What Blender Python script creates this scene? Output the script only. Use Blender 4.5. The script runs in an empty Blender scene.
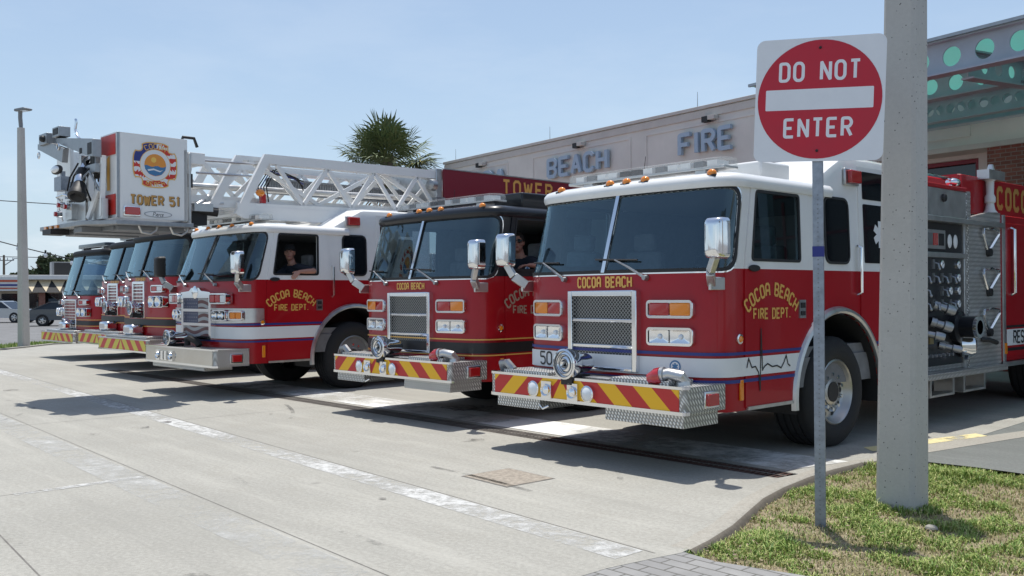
import bpy, bmesh, math, random
from mathutils import Vector, Matrix, Quaternion
from mathutils.geometry import delaunay_2d_cdt
rnd = random.Random(7)
SC = bpy.context.scene
COL = SC.collection
R = math.radians
V = Vector

# ------------------------------------------------------------------ materials
def nt_new(name):
    m = bpy.data.materials.new(name)
    m.use_nodes = True
    nt = m.node_tree
    for n in list(nt.nodes):
        nt.nodes.remove(n)
    out = nt.nodes.new('ShaderNodeOutputMaterial')
    b = nt.nodes.new('ShaderNodeBsdfPrincipled')
    nt.links.new(b.outputs[0], out.inputs[0])
    return m, nt, b, out

def node(nt, t, **kw):
    n = nt.nodes.new(t)
    for k, v in kw.items():
        if k.startswith('i_'):
            n.inputs[k[2:].replace('_', ' ')].default_value = v
        else:
            setattr(n, k, v)
    return n

def ramp(nt, fac, stops):
    r = nt.nodes.new('ShaderNodeValToRGB')
    e = r.color_ramp.elements
    while len(e) < len(stops):
        e.new(0.5)
    for i, (p, c) in enumerate(stops):
        e[i].position = p
        e[i].color = (c, c, c, 1) if isinstance(c, (int, float)) else (*c, 1)
    nt.links.new(fac, r.inputs[0])
    return r.outputs[0]

def mathn(nt, op, a, b=None):
    n = nt.nodes.new('ShaderNodeMath')
    n.operation = op
    for i, x in enumerate((a, b)):
        if x is None:
            continue
        if isinstance(x, (int, float)):
            n.inputs[i].default_value = x
        else:
            nt.links.new(x, n.inputs[i])
    return n.outputs[0]

def coords(nt):
    return node(nt, 'ShaderNodeTexCoord').outputs['Object']

def noise(nt, vec, scale, detail=4, rough=.55):
    n = node(nt, 'ShaderNodeTexNoise')
    n.inputs['Scale'].default_value = scale
    n.inputs['Detail'].default_value = detail
    n.inputs['Roughness'].default_value = rough
    nt.links.new(vec, n.inputs['Vector'])
    return n.outputs['Fac']

def mixc(nt, fac, a, b, mode='MIX'):
    n = nt.nodes.new('ShaderNodeMix')
    n.data_type = 'RGBA'
    n.blend_type = mode
    for s, x in ((n.inputs[0], fac), (n.inputs[6], a), (n.inputs[7], b)):
        if isinstance(x, (int, float)):
            s.default_value = x
        elif isinstance(x, tuple):
            s.default_value = (*x, 1)
        else:
            nt.links.new(x, s)
    return n.outputs[2]

MATS = {}
def M(name, col=None, rough=.5, metal=0, coat=0, var=.0, vs=3, bump=0, bs=60, spec=None):
    if name in MATS:
        return MATS[name]
    m, nt, b, out = nt_new(name)
    b.inputs['Base Color'].default_value = (*col, 1)
    b.inputs['Roughness'].default_value = rough
    b.inputs['Metallic'].default_value = metal
    b.inputs['Coat Weight'].default_value = coat
    b.inputs['Coat Roughness'].default_value = .04
    if spec is not None:
        b.inputs['Specular IOR Level'].default_value = spec
    if var or bump:
        vec = coords(nt)
    if var:
        f = noise(nt, vec, vs, 6, .6)
        f = ramp(nt, f, [(.3, 0.), (.7, 1.)])
        c = mixc(nt, f, tuple(x * (1 - var) for x in col), tuple(min(1, x * (1 + var)) for x in col))
        nt.links.new(c, b.inputs['Base Color'])
        r = mathn(nt, 'MULTIPLY_ADD', f, .12)
        nt.nodes[-1].inputs[2].default_value = max(.02, rough - .05)
        nt.links.new(r, b.inputs['Roughness'])
    if bump:
        f2 = noise(nt, vec, bs, 3)
        bp = node(nt, 'ShaderNodeBump')
        bp.inputs['Strength'].default_value = bump
        bp.inputs['Distance'].default_value = .01
        nt.links.new(f2, bp.inputs['Height'])
        nt.links.new(bp.outputs[0], b.inputs['Normal'])
    MATS[name] = m
    return m

def emit_free(name):
    return MATS[name]

M('red_paint', (.36, .006, .012), .36, 0, .32, .07, 1.5, spec=.25)
M('white_paint', (.78, .78, .76), .35, 0, .7, .04, 2)
M('black_matte', (.012, .0125, .014), .55, spec=.2)
M('rim_metal', (.46, .45, .43), .36, .9, 0, .12, 7)
M('black_paint', (.012, .013, .016), .32, 0, .35, spec=.3)
M('dark_trim', (.015, .015, .016), .55)
M('interior', (.17, .17, .175), .8, 0, 0, .2, 6)
M('board_red', (.20, .012, .026), .4)
M('seat_cloth', (.17, .172, .18), .85, 0, 0, .2, 12)
M('chrome', (.80, .81, .82), .09, 1, 0, 0)
M('aluminium', (.56, .56, .55), .34, .9, 0, .12, 7)
M('bright_module', (.85, .86, .86), .3)
M('dull_metal', (.35, .36, .37), .42, 1, 0, .15, 9)
M('rubber', (.017, .017, .018), .82, 0, 0, .25, 9, .25, 40)
M('gold_leaf', (.74, .42, .10), .42, .12)
M('gold_brown', (.50, .27, .07), .45)
M('blue_vinyl', (.022, .035, .20), .4)
M('white_vinyl', (.72, .73, .73), .4, 0, 0, .03)
M('black_vinyl', (.012, .012, .014), .45)
M('sign_yellow', (.86, .47, .008), .42)
M('sign_red', (.52, .022, .02), .42)
M('lime_yellow', (.62, .52, .05), .42)
M('amber_lens', (.80, .24, .008), .15, 0, .8)
M('red_lens', (.42, .012, .014), .14, 0, .9)
M('clear_lens', (.75, .78, .80), .08, 0, 1)
M('lamp_dish', (.85, .86, .87), .12, .9)
M('brass', (.55, .42, .2), .35, 1)
M('orange_hose', (.34, .13, .015), .75, 0, 0, .15, 20, .3, 90)
M('steel_grey', (.22, .23, .24), .5, .3, 0, .1)
M('galvanised', (.30, .33, .37), .45, .6, 0, .22, 22)
M('skin', (.42, .21, .15), .55, 0, 0, .06, 30)
M('shirt_navy', (.012, .015, .025), .9, 0, 0, .2, 30)
M('cap_dark', (.014, .015, .018), .85)
M('canvas_white', (.62, .62, .6), .8)
M('teal_steel', (.34, .40, .46), .5, 0, .1, .1, 2)
M('teal_roof', (.17, .55, .48), .5, 0, 0, .05)
M('tan_stucco', (.64, .625, .575), .9, 0, 0, .08, .9, .25, 120)
M('coping', (.52, .50, .46), .7, 0, 0, .08)
M('letter_blue', (.34, .44, .54), .42)
M('asphalt_old', (.13, .13, .135), .9, 0, 0, .15, .6, .3, 80)
M('bark', (.16, .12, .085), .95, 0, 0, .3, 14, .8, 30)
M('green_frond', (.10, .135, .05), .6, 0, 0, .35, 1.5)
M('yellow_frond', (.26, .22, .05), .7, 0, 0, .25, 2)
M('dead_frond', (.22, .17, .11), .85, 0, 0, .25, 3)
M('tree_leaf', (.055, .075, .03), .75, 0, 0, .45, .5)
M('headliner', (.38, .38, .37), .9)

def m_glass(name, tint, gloss=.06, rough=.01):
    m, nt, b, out = nt_new(name)
    nt.nodes.remove(b)
    tr = node(nt, 'ShaderNodeBsdfTransparent'); tr.inputs[0].default_value = (*tint, 1)
    gl = node(nt, 'ShaderNodeBsdfGlossy'); gl.inputs['Roughness'].default_value = rough
    gl.inputs[0].default_value = (.70, .92, 1, 1)
    fr = node(nt, 'ShaderNodeFresnel'); fr.inputs[0].default_value = 1.5
    f = mathn(nt, 'MULTIPLY_ADD', fr.outputs[0], 1.25); nt.nodes[-1].inputs[2].default_value = gloss
    mx = node(nt, 'ShaderNodeMixShader')
    nt.links.new(f, mx.inputs[0]); nt.links.new(tr.outputs[0], mx.inputs[1]); nt.links.new(gl.outputs[0], mx.inputs[2])
    nt.links.new(mx.outputs[0], out.inputs[0])
    MATS[name] = m
M('chrome_bumper', (.56, .55, .52), .17, 1, 0, .1, 3)
m_glass('windshield_glass', (.80, .92, .96), .07)
m_glass('side_glass', (.36, .42, .45), .03)
M('dark_glass', (.006, .009, .012), .05, 0, .3)
M('store_glass', (.012, .014, .016), .08, 0, .3)

def m_diamond():
    m, nt, b, out = nt_new('diamond_plate')
    vec = coords(nt)
    sp = node(nt, 'ShaderNodeSeparateXYZ'); nt.links.new(vec, sp.inputs[0])
    x, y, z = sp.outputs
    k = 2 * math.pi / .072
    a1 = mathn(nt, 'MULTIPLY', mathn(nt, 'ADD', mathn(nt, 'ADD', x, y), z), k)
    a2 = mathn(nt, 'MULTIPLY', mathn(nt, 'SUBTRACT', mathn(nt, 'SUBTRACT', x, y), mathn(nt, 'MULTIPLY', z, .3)), k)
    p = mathn(nt, 'MULTIPLY', mathn(nt, 'SINE', a1), mathn(nt, 'SINE', a2))
    h = ramp(nt, mathn(nt, 'ABSOLUTE', p), [(.35, 0.), (.75, 1.)])
    bp = node(nt, 'ShaderNodeBump'); bp.inputs['Strength'].default_value = .55; bp.inputs['Distance'].default_value = .004
    nt.links.new(h, bp.inputs['Height']); nt.links.new(bp.outputs[0], b.inputs['Normal'])
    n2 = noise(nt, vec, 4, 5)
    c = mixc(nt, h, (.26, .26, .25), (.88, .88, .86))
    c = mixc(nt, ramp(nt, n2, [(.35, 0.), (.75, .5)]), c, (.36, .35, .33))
    nt.links.new(c, b.inputs['Base Color'])
    b.inputs['Metallic'].default_value = .55
    b.inputs['Roughness'].default_value = .34
    MATS['diamond_plate'] = m
m_diamond()

def m_mesh():
    m, nt, b, out = nt_new('grille_mesh')
    vec = coords(nt)
    sp = node(nt, 'ShaderNodeSeparateXYZ'); nt.links.new(vec, sp.inputs[0])
    x, y, z = sp.outputs
    k = 2 * math.pi / .038
    a1 = mathn(nt, 'SINE', mathn(nt, 'MULTIPLY', mathn(nt, 'ADD', x, z), k))
    a2 = mathn(nt, 'SINE', mathn(nt, 'MULTIPLY', mathn(nt, 'SUBTRACT', x, z), k))
    h = ramp(nt, mathn(nt, 'MAXIMUM', a1, a2), [(.55, 0.), (.85, 1.)])
    c = mixc(nt, h, (.006, .006, .006), (.36, .36, .35))
    nt.links.new(c, b.inputs['Base Color'])
    nt.links.new(h, b.inputs['Metallic'])
    bp = node(nt, 'ShaderNodeBump'); bp.inputs['Distance'].default_value = .01
    nt.links.new(h, bp.inputs['Height']); nt.links.new(bp.outputs[0], b.inputs['Normal'])
    b.inputs['Roughness'].default_value = .38
    MATS['grille_mesh'] = m
m_mesh()

def m_concrete(name, base, dirt, joints=False, pits=0., dark=1., streak=True, grain=1.):
    m, nt, b, out = nt_new(name)
    vec = coords(nt)
    n1 = noise(nt, vec, .35, 6, .6)
    n2 = noise(nt, vec, 2.6, 6, .65)
    n3 = noise(nt, vec, 34, 5, .7)
    n4 = noise(nt, vec, 160, 2, .6)
    c = mixc(nt, ramp(nt, n1, [(.32, 0.), (.68, 1.)]), tuple(x * .86 for x in base), tuple(x * 1.08 for x in base))
    c = mixc(nt, ramp(nt, n2, [(.5, 0.), (.78, .55)]), c, dirt)
    c = mixc(nt, ramp(nt, n3, [(.30, .6 * grain), (.56, 0.)]), c, tuple(x * .62 for x in base))
    c = mixc(nt, ramp(nt, n3, [(.52, 0.), (.75, .4 * grain)]), c, tuple(min(1, x * 1.3) for x in base))
    c = mixc(nt, ramp(nt, n4, [(.30, .55 * grain), (.5, 0.)]), c, tuple(x * .55 for x in base))
    if streak:
        mp = node(nt, 'ShaderNodeMapping'); nt.links.new(vec, mp.inputs[0])
        mp.inputs['Scale'].default_value = (.22, 2.2, 1); mp.inputs['Rotation'].default_value = (0, 0, .25)
        w = noise(nt, mp.outputs[0], 1.3, 7, .7)
        c = mixc(nt, ramp(nt, w, [(.50, 0.), (.72, .5)]), c, tuple(x * .68 for x in base))
        c = mixc(nt, ramp(nt, w, [(.30, .45), (.46, 0.)]), c, tuple(min(1, x * 1.22) for x in base))
        v2 = node(nt, 'ShaderNodeTexVoronoi'); v2.inputs['Scale'].default_value = 1.1
        nt.links.new(vec, v2.inputs['Vector'])
        c = mixc(nt, ramp(nt, v2.outputs['Distance'], [(.02, .55), (.07, 0.)]), c, tuple(x * .35 for x in base))
    if pits:
        vo = node(nt, 'ShaderNodeTexVoronoi'); vo.inputs['Scale'].default_value = pits
        nt.links.new(vec, vo.inputs['Vector'])
        pt = ramp(nt, vo.outputs['Distance'], [(.08, 1.), (.14, 0.)])
        c = mixc(nt, pt, c, tuple(x * .22 for x in base))
    nt.links.new(c, b.inputs['Base Color'])
    bp = node(nt, 'ShaderNodeBump'); bp.inputs['Strength'].default_value = .35; bp.inputs['Distance'].default_value = .006
    nt.links.new(n3, bp.inputs['Height']); nt.links.new(bp.outputs[0], b.inputs['Normal'])
    b.inputs['Roughness'].default_value = .88
    b.inputs['Specular IOR Level'].default_value = .3
    MATS[name] = m
m_concrete('concrete_apron', (.375, .364, .325), (.305, .29, .25))
m_concrete('concrete_curb', (.37, .35, .305), (.27, .24, .195), streak=False)
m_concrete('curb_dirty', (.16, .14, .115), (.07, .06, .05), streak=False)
m_concrete('concrete_pole', (.53, .51, .47), (.45, .43, .385), pits=24, streak=False, grain=.25)
m_concrete('grey_slab', (.175, .185, .175), (.15, .155, .15))
m_concrete('parking_asphalt', (.20, .20, .20), (.16, .16, .16))

def m_worn(name, col, lo, hi, sc=2.2):
    m, nt, b, out = nt_new(name)
    vec = coords(nt)
    n1 = noise(nt, vec, sc, 8, .72); n2 = noise(nt, vec, .45, 3, .5)
    f = mathn(nt, 'ADD', n1, mathn(nt, 'MULTIPLY', mathn(nt, 'SUBTRACT', n2, .5), 1.2))
    a = ramp(nt, f, [(lo, 0.), (hi, 1.)])
    tr = node(nt, 'ShaderNodeBsdfTransparent'); mx = node(nt, 'ShaderNodeMixShader')
    nt.links.new(a, mx.inputs[0]); nt.links.new(tr.outputs[0], mx.inputs[1]); nt.links.new(b.outputs[0], mx.inputs[2])
    nt.links.new(mx.outputs[0], out.inputs[0])
    c = mixc(nt, noise(nt, vec, 30, 4), tuple(x * .8 for x in col), col)
    nt.links.new(c, b.inputs['Base Color'])
    b.inputs['Roughness'].default_value = .8
    MATS[name] = m
m_worn('worn_white', (.58, .58, .56), .36, .62, 9.)
m_worn('faint_white', (.56, .56, .535), .34, .74, 5.)
m_worn('worn_band', (.80, .80, .77), .26, .60, 3.)
m_worn('worn_yellow', (.74, .64, .34), .30, .42, 5)
m_worn('tyre_scuff', (.16, .155, .145), .50, .95, 5)

def m_brick(name, c1, c2, mortar, scale, bw=.5, rh=.25, ax='XZ', msize=.02):
    m, nt, b, out = nt_new(name)
    vec = coords(nt)
    sp = node(nt, 'ShaderNodeSeparateXYZ'); nt.links.new(vec, sp.inputs[0])
    cb = node(nt, 'ShaderNodeCombineXYZ')
    if ax == 'XZ':
        nt.links.new(mathn(nt, 'ADD', sp.outputs[0], sp.outputs[1]), cb.inputs[0]); nt.links.new(sp.outputs[2], cb.inputs[1])
    else:
        nt.links.new(sp.outputs[0], cb.inputs[0]); nt.links.new(sp.outputs[1], cb.inputs[1])
    br = node(nt, 'ShaderNodeTexBrick')
    br.inputs['Scale'].default_value = scale; br.inputs['Mortar Size'].default_value = msize
    br.inputs['Brick Width'].default_value = bw; br.inputs['Row Height'].default_value = rh
    br.inputs['Color1'].default_value = (*c1, 1); br.inputs['Color2'].default_value = (*c2, 1); br.inputs['Mortar'].default_value = (*mortar, 1)
    nt.links.new(cb.outputs[0], br.inputs['Vector'])
    c = mixc(nt, ramp(nt, noise(nt, vec, 7, 6), [(.35, 0.), (.7, .45)]), br.outputs['Color'], tuple(x * .6 for x in c1))
    nt.links.new(c, b.inputs['Base Color'])
    bp = node(nt, 'ShaderNodeBump'); bp.inputs['Distance'].default_value = .006; bp.invert = True
    nt.links.new(br.outputs['Fac'], bp.inputs['Height']); nt.links.new(bp.outputs[0], b.inputs['Normal'])
    b.inputs['Roughness'].default_value = .9
    MATS[name] = m
m_brick('red_brick', (.27, .095, .065), (.18, .06, .042), (.30, .26, .23), 1, .2, .075, 'XZ', .008)
m_brick('grey_paver', (.30, .295, .285), (.24, .235, .23), (.12, .115, .1), 1, .2, .1, 'XY', .006)

def m_soil():
    m, nt, b, out = nt_new('lawn_soil')
    vec = coords(nt)
    f = noise(nt, vec, 3.5, 8, .7); f2 = noise(nt, vec, 50, 4, .7)
    c = mixc(nt, ramp(nt, f, [(.42, 0.), (.60, 1.)]), (.40, .33, .22), (.20, .18, .08))
    c = mixc(nt, ramp(nt, f2, [(.35, .6), (.6, 0.)]), c, (.09, .065, .04))
    nt.links.new(c, b.inputs['Base Color']); b.inputs['Roughness'].default_value = .95
    bp = node(nt, 'ShaderNodeBump'); bp.inputs['Distance'].default_value = .02
    nt.links.new(f2, bp.inputs['Height']); nt.links.new(bp.outputs[0], b.inputs['Normal'])
    MATS['lawn_soil'] = m
m_soil()
def m_blade(name, c0, c1, c2):
    m, nt, b, out = nt_new(name)
    g = node(nt, 'ShaderNodeNewGeometry')
    c = ramp(nt, g.outputs['Random Per Island'], [(.0, c0), (.5, c1), (1., c2)])
    nt.links.new(c, b.inputs['Base Color']); b.inputs['Roughness'].default_value = .6
    MATS[name] = m
m_blade('grass_blade', (.085, .17, .02), (.21, .32, .05), (.50, .48, .19))
m_blade('dry_blade', (.40, .33, .18), (.32, .27, .11), (.52, .45, .28))

def m_translucent(name, col):
    m, nt, b, out = nt_new(name)
    b.inputs['Base Color'].default_value = (*col, 1); b.inputs['Roughness'].default_value = .5
    t = node(nt, 'ShaderNodeBsdfTranslucent'); t.inputs[0].default_value = (*col, 1)
    mx = node(nt, 'ShaderNodeMixShader'); mx.inputs[0].default_value = .5
    nt.links.new(b.outputs[0], mx.inputs[1]); nt.links.new(t.outputs[0], mx.inputs[2]); nt.links.new(mx.outputs[0], out.inputs[0])
    MATS[name] = m
del MATS['teal_roof']
m_translucent('teal_roof', (.42, .74, .69))
# ------------------------------------------------------------------ object helpers
def tag(o, label=None, cat=None, group=None, kind=None):
    if label: o['label'] = label
    if cat: o['category'] = cat
    if group: o['group'] = group
    if kind: o['kind'] = kind
    return o

def thing(name, label, cat, loc=(0, 0, 0), rz=0, group=None):
    o = bpy.data.objects.new(name, None)
    COL.objects.link(o)
    o.location = loc
    o.rotation_euler = (0, 0, rz)
    o.empty_display_size = .2
    return tag(o, label, cat, group)

def finish(name, me, mats, parent=None, smooth=35, bevel=0, label=None):
    for m in mats:
        me.materials.append(MATS[m])
    if smooth:
        me.polygons.foreach_set('use_smooth', [True] * len(me.polygons))
        me.set_sharp_from_angle(angle=R(smooth))
    me.update()
    o = bpy.data.objects.new(name, me)
    COL.objects.link(o)
    if parent is not None:
        o.parent = parent
    if bevel:
        b = o.modifiers.new('soft_edges', 'BEVEL')
        b.width = bevel; b.segments = 2; b.limit_method = 'ANGLE'; b.angle_limit = R(40)
    if label:
        o['label'] = label
    return o

def dup(o, parent=None):
    c = o.copy()
    COL.objects.link(c)
    if parent is not None:
        c.parent = parent
    for ch in list(o.children):
        dup(ch, c)
    return c

class MB:
    def __init__(s, *mats):
        s.v = []; s.f = []; s.m = []; s.mats = list(mats); s.mi = 0; s.T = None
    def mat(s, name):
        if name not in s.mats:
            s.mats.append(name)
        s.mi = s.mats.index(name)
        return s
    def add(s, vs, fs):
        b = len(s.v)
        if s.T is not None:
            vs = [s.T @ V(p) for p in vs]
        s.v += [tuple(p) for p in vs]
        for f in fs:
            s.f.append([b + i for i in f]); s.m.append(s.mi)
    def box(s, x0, x1, y0, y1, z0, z1, rot=None, piv=None):
        vs = [V((x, y, z)) for z in (z0, z1) for y in (y0, y1) for x in (x0, x1)]
        if rot is not None:
            c = V(piv) if piv is not None else V(((x0 + x1) / 2, (y0 + y1) / 2, (z0 + z1) / 2))
            vs = [c + rot @ (p - c) for p in vs]
        s.add(vs, [(0, 2, 3, 1), (4, 5, 7, 6), (0, 1, 5, 4), (2, 6, 7, 3), (0, 4, 6, 2), (1, 3, 7, 5)])
        return s
    def bar(s, a, b, w, h=None, up=(0, 0, 1)):
        a, b = V(a), V(b); h = h or w
        d = (b - a).normalized(); u = V(up)
        if abs(d.dot(u)) > .99: u = V((1, 0, 0))
        sx = d.cross(u).normalized() * (w / 2); sz = sx.cross(d).normalized() * (h / 2)
        vs = [p + q for p in (a, b) for q in (-sx - sz, sx - sz, sx + sz, -sx + sz)]
        s.add(vs, [(0, 1, 2, 3), (7, 6, 5, 4), (0, 4, 5, 1), (1, 5, 6, 2), (2, 6, 7, 3), (3, 7, 4, 0)])
        return s
    def cyl(s, a, b, r0, r1=None, n=16, cap=True):
        a, b = V(a), V(b); r1 = r0 if r1 is None else r1
        d = (b - a).normalized(); u = V((0, 0, 1)) if abs(d.z) < .9 else V((1, 0, 0))
        x = d.cross(u).normalized(); y = d.cross(x)
        vs = []
        for p, r in ((a, r0), (b, r1)):
            for i in range(n):
                t = 2 * math.pi * i / n
                vs.append(p + (x * math.cos(t) + y * math.sin(t)) * r)
        fs = [(i, i + n, (i + 1) % n + n, (i + 1) % n) for i in range(n)]
        if cap:
            fs += [tuple(range(n)), tuple(range(2 * n - 1, n - 1, -1))]
        s.add(vs, fs)
        return s
    def tube(s, path, r, n=8, close=False):
        P = [V(p) for p in path]
        rs = r if isinstance(r, (list, tuple)) else [r] * len(P)
        vs = []; prev = None
        for i, p in enumerate(P):
            if close:
                d = (P[(i + 1) % len(P)] - P[i - 1]).normalized()
            else:
                d = (P[min(i + 1, len(P) - 1)] - P[max(i - 1, 0)]).normalized()
            if prev is None:
                u = V((0, 0, 1)) if abs(d.z) < .9 else V((1, 0, 0))
                x = d.cross(u).normalized()
            else:
                x = (prev - d * prev.dot(d)).normalized()
            prev = x; y = d.cross(x)
            for k in range(n):
                t = 2 * math.pi * k / n
                vs.append(p + (x * math.cos(t) + y * math.sin(t)) * rs[i])
        fs = []
        m = len(P)
        for i in range(m if close else m - 1):
            j = (i + 1) % m
            for k in range(n):
                fs.append((i * n + k, j * n + k, j * n + (k + 1) % n, i * n + (k + 1) % n))
        if not close:
            fs += [tuple(range(n))[::-1], tuple(range((m - 1) * n, m * n))]
        s.add(vs, fs)
        return s
    def lathe(s, prof, origin, axis, n=32, mats=None):
        o = V(origin); d = V(axis).normalized(); u = V((0, 0, 1)) if abs(d.z) < .9 else V((1, 0, 0))
        x = d.cross(u).normalized(); y = d.cross(x)
        vs = []
        for r, h in prof:
            for i in range(n):
                t = 2 * math.pi * i / n
                vs.append(o + d * h + (x * math.cos(t) + y * math.sin(t)) * max(r, .0005))
        fs = []; ms = []
        for j in range(len(prof) - 1):
            for i in range(n):
                fs.append((j * n + i, j * n + (i + 1) % n, (j + 1) * n + (i + 1) % n, (j + 1) * n + i))
        s.add(vs, fs)
        return s
    def ball(s, c, rx, ry=None, rz=None, n=14, m=9, rot=None):
        ry = ry or rx; rz = rz or rx; c = V(c)
        vs = []
        for j in range(m + 1):
            ph = math.pi * j / m
            for i in range(n):
                t = 2 * math.pi * i / n
                p = V((rx * math.sin(ph) * math.cos(t), ry * math.sin(ph) * math.sin(t), rz * math.cos(ph)))
                vs.append(c + (rot @ p if rot is not None else p))
        fs = []
        for j in range(m):
            for i in range(n):
                fs.append((j * n + i, (j + 1) * n + i, (j + 1) * n + (i + 1) % n, j * n + (i + 1) % n))
        s.add(vs, fs)
        return s
    def prism(s, poly, axis, d0, d1):
        # poly: 2D pts; axis 0: (y,z) extruded in x; 1: (x,z) in y; 2: (x,y) in z
        def mk(p, d):
            return {0: (d, p[0], p[1]), 1: (p[0], d, p[1]), 2: (p[0], p[1], d)}[axis]
        n = len(poly)
        vs = [mk(p, d0) for p in poly] + [mk(p, d1) for p in poly]
        s.add(vs, [tuple(range(n))[::-1], tuple(range(n, 2 * n))] + [(i, (i + 1) % n, (i + 1) % n + n, i + n) for i in range(n)])
        return s
    def build(s, name, parent=None, smooth=35, bevel=0, label=None):
        me = bpy.data.meshes.new(name)
        me.from_pydata(s.v, [], s.f)
        bm = bmesh.new(); bm.from_mesh(me)
        bmesh.ops.remove_doubles(bm, verts=bm.verts, dist=1e-5)
        bmesh.ops.recalc_face_normals(bm, faces=bm.faces) if len(s.f) < 60000 else None
        bm.to_mesh(me); bm.free()
        if len(me.polygons) == len(s.m):
            me.polygons.foreach_set('material_index', s.m)
        return finish(name, me, s.mats, parent, smooth, bevel, label)

# MB.build keeps material indices only if face count is unchanged, so use a safer variant
def _build(s, name, parent=None, smooth=35, bevel=0, label=None):
    bm = bmesh.new()
    vv = [bm.verts.new(p) for p in s.v]
    for f, mi in zip(s.f, s.m):
        try:
            fc = bm.faces.new([vv[i] for i in f]); fc.material_index = mi
        except ValueError:
            pass
    bmesh.ops.remove_doubles(bm, verts=bm.verts, dist=1e-5)
    if len(s.f) < 80000:
        bmesh.ops.recalc_face_normals(bm, faces=bm.faces)
    me = bpy.data.meshes.new(name)
    bm.to_mesh(me); bm.free()
    return finish(name, me, s.mats, parent, smooth, bevel, label)
MB.build = _build

# ------------------------------------------------------------------ conformal patches
def pin(p, poly):
    x, y = p; c = False; n = len(poly); j = n - 1
    for i in range(n):
        xi, yi = poly[i]; xj, yj = poly[j]
        if (yi > y) != (yj > y) and x < (xj - xi) * (y - yi) / (yj - yi) + xi:
            c = not c
        j = i
    return c

def rrect(x0, z0, x1, z1, r=.03, n=5, rs=None):
    rs = rs or (r, r, r, r)
    pts = []
    for (cx, cz, a0, q) in ((x1, z1, 0, rs[2]), (x0, z1, 90, rs[3]), (x0, z0, 180, rs[0]), (x1, z0, 270, rs[1])):
        sx = -1 if cx == x1 else 1; sz = -1 if cz == z1 else 1
        for i in range(n):
            a = R(a0 + 90 * i / (n - 1))
            pts.append((cx + sx * q + q * math.cos(a), cz + sz * q + q * math.sin(a)))
    return pts

def rpoly(pts, r, n=5):
    out = []; m = len(pts)
    for i in range(m):
        p0, p, p1 = V(pts[i - 1]), V(pts[i]), V(pts[(i + 1) % m])
        rr = r[i] if isinstance(r, (list, tuple)) else r
        a, b = (p0 - p), (p1 - p)
        rr = min(rr, a.length * .45, b.length * .45)
        a = p + a.normalized() * rr; b = p + b.normalized() * rr
        for k in range(n):
            t = k / (n - 1)
            out.append(tuple(a * (1 - t) ** 2 + p * 2 * t * (1 - t) + b * t * t))
    return out

def inset(poly, d):
    # move every vertex along the mean of its edge normals; d > 0 shrinks (counter-clockwise or clockwise alike)
    n = len(poly); area = sum(poly[i - 1][0] * poly[i][1] - poly[i][0] * poly[i - 1][1] for i in range(n))
    sg = 1 if area > 0 else -1; out = []
    for i in range(n):
        p0, p, p1 = V(poly[i - 1]), V(poly[i]), V(poly[(i + 1) % n])
        e0, e1 = (p - p0), (p1 - p)
        if e0.length < 1e-9: e0 = e1
        if e1.length < 1e-9: e1 = e0
        n0 = V((-e0.y, e0.x)).normalized(); n1 = V((-e1.y, e1.x)).normalized()
        q = (n0 + n1)
        q = q.normalized() / max(.4, q.normalized().dot(n0)) if q.length > 1e-6 else n0
        out.append(tuple(p + q * d * sg))
    return out

class Plane:
    def __init__(s, o, u, w):
        s.o, s.u, s.w = V(o), V(u).normalized(), V(w).normalized(); s.nn = s.u.cross(s.w).normalized()
    def pos(s, a, b): return s.o + s.u * a + s.w * b
    def nor(s, a, b): return s.nn

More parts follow.
